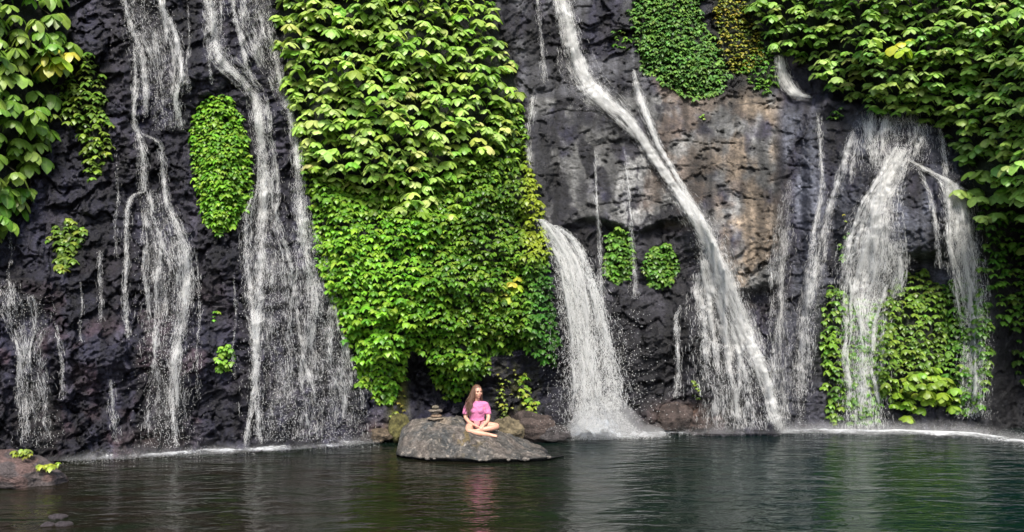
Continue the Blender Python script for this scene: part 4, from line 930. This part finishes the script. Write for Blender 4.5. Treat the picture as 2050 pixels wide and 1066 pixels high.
bc = cmix(bc, (0.26, 0.24, 0.22), 0.8 * SS(fbm(vb[..., 0] * 14, vb[..., 1] * 22, 433, 2), 0.26, 0.38)); bc = 0.85 * bc * np.array([1.05, 1.0, 0.93]) * (0.75 + 0.5 * SS(fbm(vb[..., 0] * 11, vb[..., 1] * 14, 434, 3), -.3, .3))[..., None]
wetb = 1 - SS(vb[..., 2], 0.03, 0.07); bc = cmix(bc, (0.02, 0.02, 0.022), wetb)
boulder = link('boulder', mesh_np('boulder', vb.reshape(-1, 3), grid_faces(nrb, nx)[:, ::-1], True, {'tint': bc.reshape(-1, 3)}), M_ROCK)
props(boulder, 'long low grey boulder in the pool with the woman sitting on it', 'boulder')
def rock_z(x, y):
    i = int(np.argmin(np.abs(xs_[0] - x))); colm = vb[:, i]; sel = colm[4:4 + ny]; return float(np.interp(y, sel[:, 1], sel[:, 2]))

cx, cy = (872 - UC) / F * 13.6, 13.6; zb = rock_z(cx, cy)
stones = [(0.145, 0.12, 0.045, (0.30, 0.24, 0.18), 'wide flat bottom stone of the little cairn on the boulder'),
          (0.115, 0.10, 0.045, (0.24, 0.17, 0.12), 'brown second stone from the bottom of the little cairn'),
          (0.085, 0.08, 0.028, (0.10, 0.085, 0.075), 'small dark third stone from the bottom of the little cairn'),
          (0.135, 0.10, 0.040, (0.25, 0.21, 0.17), 'wide pale flat stone just under the pointed top of the little cairn'),
          (0.075, 0.065, 0.055, (0.22, 0.19, 0.14), 'pointed top stone of the little cairn on the boulder')]
z = zb - 0.01
stones = [(a_ * .92, b_ * .92, c_ * .70, d_, e_) for a_, b_, c_, d_, e_ in stones]
for i, (rx, ry, rz_, c_, lb) in enumerate(stones):
    z += rz_ * 0.86; lump('cairn_stone', (cx + [0, .01, -.008, .006, -.004][i], cy, z), (rx, ry, rz_), 500 + i * 7, c_, lb, 'stone', 'stones stacked in a cairn', sub=4, rough=0.12, rz=i * 1.1); z += rz_ * 0.80
# rocks at the foot of the cliff
def at(u, v, Y): return tuple(P(np.array(float(u)), np.array(float(v)), np.array(float(Y))))
BR = (0.070, 0.053, 0.047); BK = (0.022, 0.021, 0.028); GY = (0.065, 0.058, 0.058)
foot = [((1065, 858), 14.6, (.45, .3, .30), BR, 'brown mossy rock behind the right end of the boulder'),
        ((1020, 862), 14.4, (.30, .25, .25), (0.16, 0.13, 0.08), 'olive brown rock right behind the woman'),
        ((1108, 868), 14.5, (.32, .25, .16), GY, 'low grey brown rock left of the churning foam'),
        ((1105, 832), 14.9, (.30, .28, .27), BK, 'rounded black rock beside the foot of the gushing fall'),
        ((1345, 838), 15.4, (.42, .3, .30), BR, 'reddish brown rock behind the foam, left of the fan fall'),
        ((1395, 850), 15.4, (.35, .25, .20), BR, 'low reddish rock touching the left side of the fan fall'),
        ((1300, 855), 15.35, (.28, .22, .16), GY, 'small rock right of the churning foam'),
        ((765, 872), 14.35, (.22, .16, .13), (0.13, 0.10, 0.07), 'small brown rock left of the big boulder'),
        ((738, 876), 14.4, (.16, .14, .09), GY, 'little grey rock at the end of the left foam line'),
        ((800, 858), 14.4, (.22, .2, .26), (0.12, 0.11, 0.04), 'olive mossy rock behind the left end of the boulder')]
for i, ((u_, v_), Y_, rd, c_, lb) in enumerate(foot):
    lump('rock', at(u_, v_, Y_), rd, 600 + i * 11, c_, lb, group='rocks at the foot of the cliff', color2=tuple(x * 0.6 for x in c_), rough=0.24, sub=5)
# left foreground rock with its plants
lump('rock', at(20, 952, 11.3), (0.78, 0.45, 0.34), 701, (0.075, 0.062, 0.062), 'pinkish grey rock rising from the pool at the left edge', color2=(0.11, 0.072, 0.066), sub=6, rough=0.16, facet=0.6)
def tuft(name, u_, v_, Y_, n, size, pal, seed, label, spread=0.12, k=4):
    r = np.random.default_rng(seed); c = np.array(at(u_, v_, Y_)); pos = c + r.normal(0, 1, (n, 3)) * np.array([spread, spread * 0.7, spread * 0.35])
    v, f, cc, rb = merge([clusters(pos, size * r.uniform(.7, 1.3, n), pal, seed, k, 4, 0.3), stems(pos, 0.003)])
    props(link(name, mesh_np(name, v, f, True, {'tint': cc, 'rib': rb}), M_LEAF), label, 'plant')
tuft('rock_fern', 38, 912, 11.2, 16, 0.07, [(0.22, 0.24, 0.02), (0.15, 0.2, 0.02)], 711, 'low olive yellow plant on top of the left edge rock', 0.10)
tuft('rock_fern', 50, 900, 11.2, 5, 0.09, [(0.26, 0.34, 0.06)], 712, 'pale green sprig standing up on the left edge rock', 0.03)
tuft('rock_fern', 104, 930, 11.1, 10, 0.09, [(0.3, 0.36, 0.03), (0.24, 0.34, 0.04)], 713, 'bright yellow-green plant at the right tip of the left edge rock', 0.06)
near = [((116, 1034), 9.45, (.11, .08, .05), 'small dark stone breaking the water at bottom left, the farthest of three'),
        ((128, 1052), 9.15, (.10, .07, .045), 'wet dark stone at bottom left, the right-hand one of three'),
        ((96, 1054), 9.15, (.09, .07, .035), 'wet dark stone at bottom left, the left-hand one of three')]
for i, ((u_, v_), Y_, rd, lb) in enumerate(near):
    c = at(u_, v_, Y_); lump('rock', (c[0], c[1], 0.0), rd, 720 + i * 5, (0.06, 0.05, 0.055), lb, sub=4, group='stones in the shallow water')
# pebbles along the waterline of the big boulder
for i, (u_, rd) in enumerate([(858, .05), (872, .03), (962, .035), (975, .03), (1018, .04), (1050, .05), (1056, .035), (1098, .045)]):
    x = (u_ - UC) / F * 12.9; yy = float(np.interp(x, xs_[0], front[0])) + 0.02
    lump('pebble', (x, yy, 0.05), (rd * .9, rd * .8, rd * .6), 760 + i, (0.28, 0.25, 0.22), '%s pale pebble from the left along the waterline of the big boulder' % ['first', 'second', 'third', 'fourth', 'fifth', 'sixth', 'seventh', 'eighth'][i], 'pebble', 'pale pebbles along the boulder waterline', sub=3)

# ------------------------------------------------------------------ person
def bake(o):
    dg = bpy.context.evaluated_depsgraph_get(); dg.update()
    me = bpy.data.meshes.new_from_object(o.evaluated_get(dg)); o.modifiers.clear(); old = o.data; o.data = me
    return o
def skin_obj(name, chains, sub=2, root=0):
    """chains: list of [(index or None, (x,y,z), r), ...]; named joints shared through dict"""
    verts, radii, edges, idx = [], [], [], {}
    for ch in chains:
        prev = None
        for nm, co, rr_ in ch:
            if nm in idx: i = idx[nm]
            else:
                i = len(verts); verts.append(co); radii.append(rr_); idx[nm] = i
            if prev is not None and prev != i: edges.append((prev, i))
            prev = i
    me = bpy.data.meshes.new(name); me.from_pydata(verts, edges, []); o = link(name, me)
    m = o.modifiers.new('s', 'SKIN'); m.use_smooth_shade = True
    for i, rr_ in enumerate(radii):
        sv = me.skin_vertices[0].data[i]; sv.radius = rr_ if isinstance(rr_, tuple) else (rr_, rr_); sv.use_root = (i == root)
    s = o.modifiers.new('d', 'SUBSURF'); s.levels = sub; s.render_levels = sub
    return o
PX, PY = (955 - UC) / F * 13.6, 13.55
PZ = rock_z(PX, PY)
print('rock z at person', PZ)
SK = simple_material('skin', (0.50, 0.27, 0.19), 0.5, 30, 0.06, 0.05, 0.15)
SH = simple_material('pink_cotton', (0.44, 0.135, 0.27), 0.85, 25, 0.15, 0.5)
SO = simple_material('salmon_cotton', (0.42, 0.16, 0.17), 0.85, 25, 0.15, 0.4)
HR = simple_material('brown_hair', (0.11, 0.055, 0.035), 0.42, 60, 0.4, 0.3)
person = bpy.data.objects.new('person', None); COL.objects.link(person)
person.location = (PX, PY, 0.335)
props(person, 'woman in a pink T-shirt sitting cross-legged on the boulder, long brown hair', 'person')
def hand(tag_, wrist, palm, tips_dir, side, s=1.0):
    """palm + four fingers + thumb as chains; tips_dir forward dir, side = lateral dir"""
    w = Vector(wrist); p = Vector(palm); d = Vector(tips_dir).normalized(); sd_ = Vector(side).normalized()
    ch = []
    dn = Vector((0, 0, -1))
    for i, (o_, L) in enumerate([(-.030, .058), (-.010, .072), (.010, .067), (.030, .052)]):
        b = p + sd_ * o_ + d * 0.03; m1 = b + d * L * .5 + dn * .008; e = m1 + d * L * .35 + dn * .028
        ch.append([(tag_ + 'palm', tuple(p), (.030, .018)), (tag_ + f'k{i}', tuple(b), .0115), (tag_ + f'm{i}', tuple(m1), .0095), (tag_ + f'e{i}', tuple(e), .0075)])
    b = w + (p - w) * .5 - sd_ * .032; ch.append([(tag_ + 'palm', tuple(p), (.030, .018)), (tag_ + 't0', tuple(b), .012), (tag_ + 't1', tuple(b + d * .035 - sd_ * .012), .0105), (tag_ + 't2', tuple(b + d * .06 - sd_ * .002), .0085)])
    return ch
pel = ('pel', (0, 0, .115), (.125, .10)); w0 = ('waist', (0, .005, .25), (.108, .078)); ch0 = ('chest', (0, -.0, .395), (.128, .088)); nk0 = ('neck0', (.0, .01, .505), (.058, .05)); nk = ('neck', (.0, -.005, .565), .046); hd = ('head', (.004, -.012, .64), .058)
body_ch = [[pel, w0, ch0, nk0, nk, hd],
  [ch0, ('shL', (-.145, .0, .455), .052), ('uaL', (-.175, -.005, .36), .046), ('elL', (-.195, -.03, .245), .037), ('faL', (-.12, -.14, .175), .033), ('wrL', (-.045, -.225, .15), .024), ('Lpalm', (.0, -.265, .135), (.030, .018))],
  [ch0, ('shR', (.145, .0, .455), .052), ('uaR', (.178, -.01, .36), .045), ('elR', (.20, -.05, .25), .036), ('faR', (.18, -.14, .19), .032), ('wrR', (.145, -.215, .165), .024), ('Rpalm', (.115, -.255, .15), (.030, .018))],
  [pel, ('hipL', (-.095, -.06, .10), .088), ('thL', (-.125, -.20, .088), .076), ('knL', (-.125, -.35, .065), .058), ('caL', (.02, -.40, .045), .052), ('shnL', (.14, -.40, .025), .042), ('anL', (.235, -.385, .01), .031), ('ftL', (.30, -.39, -.005), (.036, .026)), ('toL', (.355, -.40, -.01), (.03, .017))],
  [pel, ('hipR', (.095, -.05, .10), .088), ('thR', (.22, -.10, .11), .075), ('knR', (.36, -.16, .115), .057), ('caR', (.25, -.26, .10), .050), ('shnR', (.13, -.29, .085), .041), ('anR', (.03, -.30, .07), .031), ('ftR', (-.035, -.31, .062), (.035, .025)), ('toR', (-.09, -.32, .055), (.03, .017))]]
body_ch += hand('L', (-.045, -.225, .15), (.0, -.265, .135), (.9, -.35, -.25), (.3, -.9, .1))
body_ch += hand('R', (.145, -.215, .165), (.115, -.255, .15), (-.55, -.8, -.3), (.8, -.5, 0))
body = skin_obj('body', body_ch); bake(body)
# head with brow, nose, lips, chin and ears, merged into the body by remeshing
bm = bmesh.new(); bm.from_mesh(body.data)
HM = Matrix.Translation((.006, -.022, .672)) @ Matrix.Rotation(math.radians(32), 4, 'Z')
def ball(c, r3, seg=20):
    bmesh.ops.create_uvsphere(bm, u_segments=seg, v_segments=seg // 2 + 2, radius=1, matrix=HM @ Matrix.Translation(c) @ Matrix.Diagonal((*r3, 1)))
ball((0, .012, .03), (.076, .092, .088), 28); ball((0, -.028, -.028), (.056, .056, .070)); ball((0, -.052, -.080), (.024, .022, .020))
ball((0, -.088, -.012), (.011, .018, .020), 12); ball((0, -.078, .012), (.008, .016, .026), 12); ball((0, -.080, -.046), (.022, .010, .009), 12)
ball((0, -.068, .030), (.050, .014, .012), 12)
for s in (-1, 1): ball((s * .078, .010, -.005), (.010, .020, .030), 12); ball((s * .036, -.058, -.020), (.024, .022, .022), 12)
bm.to_mesh(body.data); bm.free()
rm = body.modifiers.new('r', 'REMESH'); rm.mode = 'VOXEL'; rm.voxel_size = 0.0055; rm.use_smooth_shade = True
sm_ = body.modifiers.new('s', 'SMOOTH'); sm_.iterations = 3; sm_.factor = 0.5
bake(body); body.data.materials.clear(); body.data.materials.append(SK); body.parent = person; body.name = 'body'
def part_ball(name, c, r3, mat, parent=person, M=HM):
    b2 = bmesh.new(); bmesh.ops.create_uvsphere(b2, u_segments=14, v_segments=10, radius=1, matrix=M @ Matrix.Translation(c) @ Matrix.Diagonal((*r3, 1)))
    me = bpy.data.meshes.new(name); b2.to_mesh(me); b2.free(); me.polygons.foreach_set('use_smooth', [True] * len(me.polygons)); return link(name, me, mat, parent)
EY = simple_material('eye_dark', (0.05, 0.03, 0.02), 0.2, 10, 0.05, 0); LP = simple_material('lip_rose', (0.45, 0.16, 0.15), 0.4, 10, 0.05, 0)
for s in (-1, 1): part_ball('eye', (s * .030, -.074, .008), (.013, .008, .006), EY); part_ball('eyebrow', (s * .030, -.080, .028), (.018, .006, .004), HR)
part_ball('mouth', (0, -.087, -.046), (.020, .006, .006), LP)
# shirt: a loose shell round trunk and upper arms
bm = bmesh.new()
def tube_of_balls(ch, n=14):
    for (a_, ra), (b_, rb_) in zip(ch[:-1], ch[1:]):
        for k in range(n + 1):
            t_ = k / n; c = Vector(a_).lerp(Vector(b_), t_); q = [x + (y - x) * t_ for x, y in zip(ra, rb_)]
            bmesh.ops.create_uvsphere(bm, u_segments=16, v_segments=10, radius=1, matrix=Matrix.Translation(c) @ Matrix.Diagonal((*q, 1)))
tube_of_balls([((0, -.01, .10), (.150, .135, .03)), ((0, .0, .16), (.142, .118, .03)), ((0, .003, .25), (.132, .104, .03)), ((0, -.006, .36), (.146, .114, .04)), ((0, -.002, .44), (.138, .098, .04)), ((0, .008, .505), (.078, .066, .02))])
for sx in (-1, 1):
    tube_of_balls([((sx * .07, 0, .462), (.06, .062, .052)), ((sx * .142, 0, .452), (.062, .062, .056)), ((sx * .175, -.006, .385), (.058, .058, .045)), ((sx * .188, -.02, .315), (.060, .060, .02))])
    bmesh.ops.create_uvsphere(bm, u_segments=20, v_segments=12, radius=1, matrix=Matrix.Translation((sx * .055, -.078, .36)) @ Matrix.Diagonal((.054, .044, .050, 1)))
shm = bpy.data.meshes.new('shirt'); bm.to_mesh(shm); bm.free(); sh = link('shirt', shm)
rm = sh.modifiers.new('r', 'REMESH'); rm.mode = 'VOXEL'; rm.voxel_size = 0.006; rm.use_smooth_shade = True
s2 = sh.modifiers.new('s', 'SMOOTH'); s2.iterations = 5
tx = bpy.data.textures.new('folds', 'CLOUDS'); tx.noise_scale = 0.07; dm = sh.modifiers.new('f', 'DISPLACE'); dm.texture = tx; dm.strength = 0.018; dm.mid_level = 0.5
bake(sh); sh.data.materials.clear(); sh.data.materials.append(SH); sh.parent = person
so = skin_obj('shorts', [[('a', (0, .0, .12), (.137, .112)), ('b', (-.095, -.06, .10), .098), ('c', (-.118, -.15, .095), .092)], [('a', (0, 0, .12), .1), ('d', (.095, -.05, .10), .098), ('e', (.17, -.085, .105), .090)]]); bake(so)
so.data.materials.clear(); so.data.materials.append(SO); so.parent = person
# hair: many tapering locks from the crown
r = np.random.default_rng(77); nH, K = 420, 12
vsH, fsH = [], []; o0 = 0
Mh = np.array(HM)
for i in range(nH):
    a = r.uniform(math.radians(-20), math.radians(200)) if i < nH * .8 else r.uniform(math.radians(200), math.radians(340))
    el = r.uniform(0.15, 1.45)
    # scalp point in head space; face looks to -Y, a = 90deg is the back of the head
    rx, ry, rz_ = .081, .097, .094
    p0 = np.array([rx * math.cos(a) * math.cos(el), .012 + ry * math.sin(a) * math.cos(el), .03 + rz_ * math.sin(el)])
    if p0[1] < -.035 and p0[2] < .085: continue
    p = (Mh @ np.array([*p0, 1]))[:3]; cen = (Mh @ np.array([0, .012, .03, 1]))[:3]
    outd = p - cen; outd[2] = 0; nrm_ = np.linalg.norm(outd) + 1e-6; outd /= nrm_
    side_ = -1 if (outd[0] < 0.25) else 1
    end = np.array([-.125 + r.normal(0, .035), -.075 + r.normal(0, .03), .33 + r.uniform(-.06, .12)]) if r.uniform() < 0.72 and side_ < 0 else np.array([outd[0] * .12 - .02, .10 + r.normal(0, .02), .36 + r.uniform(-.05, .1)])
    midp = cen + outd * (.088 + r.uniform(0, .010)) + np.array([0, 0, -.06]); mid2 = midp * .45 + end * .55 + np.array([-.02, -.0, .0])
    t = np.linspace(0, 1, K)[:, None]; pth = (1 - t) ** 3 * p + 3 * (1 - t) ** 2 * t * (midp + [0, 0, .06]) + 3 * (1 - t) * t * t * mid2 + t ** 3 * end
    ph = r.uniform(0, 6); pth[:, 0] += .008 * np.sin(t[:, 0] * 14 + ph) * t[:, 0]; pth[:, 1] += .008 * np.cos(t[:, 0] * 13 + ph) * t[:, 0]
    rad = .0065 * np.array([.5, .9, 1, 1, 1, 1, 1, .95, .9, .75, .5, .15]) * r.uniform(.7, 1.2)
    an = np.array([0, 1, 2, 3]) * math.pi / 2
    ring = pth[:, None, :] + rad[:, None, None] * np.stack([np.cos(an), np.sin(an), 0.3 * np.sin(an)], -1)[None]
    vsH.append(ring.reshape(-1, 3))
    fsH.append(np.array([[k * 4 + j, k * 4 + (j + 1) % 4, (k + 1) * 4 + (j + 1) % 4, (k + 1) * 4 + j] for k in range(K - 1) for j in range(4)]) + o0); o0 += K * 4
b2 = bmesh.new(); bmesh.ops.create_uvsphere(b2, u_segments=28, v_segments=18, radius=1, matrix=Matrix.Translation((0, .018, .036)) @ Matrix.Diagonal((.082, .095, .092, 1)))
bmesh.ops.delete(b2, geom=[x for x in b2.verts if x.co.y < -.045 and x.co.z < .075 or x.co.z < -.04], context='VERTS'); b2.transform(HM)
capm = bpy.data.meshes.new('hair'); b2.to_mesh(capm); b2.free()
hm = mesh_np('hair', np.concatenate(vsH), np.concatenate(fsH), True)
b3 = bmesh.new(); b3.from_mesh(capm); b3.from_mesh(hm); b3.to_mesh(hm); b3.free(); hm.polygons.foreach_set('use_smooth', [True] * len(hm.polygons))
link('hair', hm, HR, person)
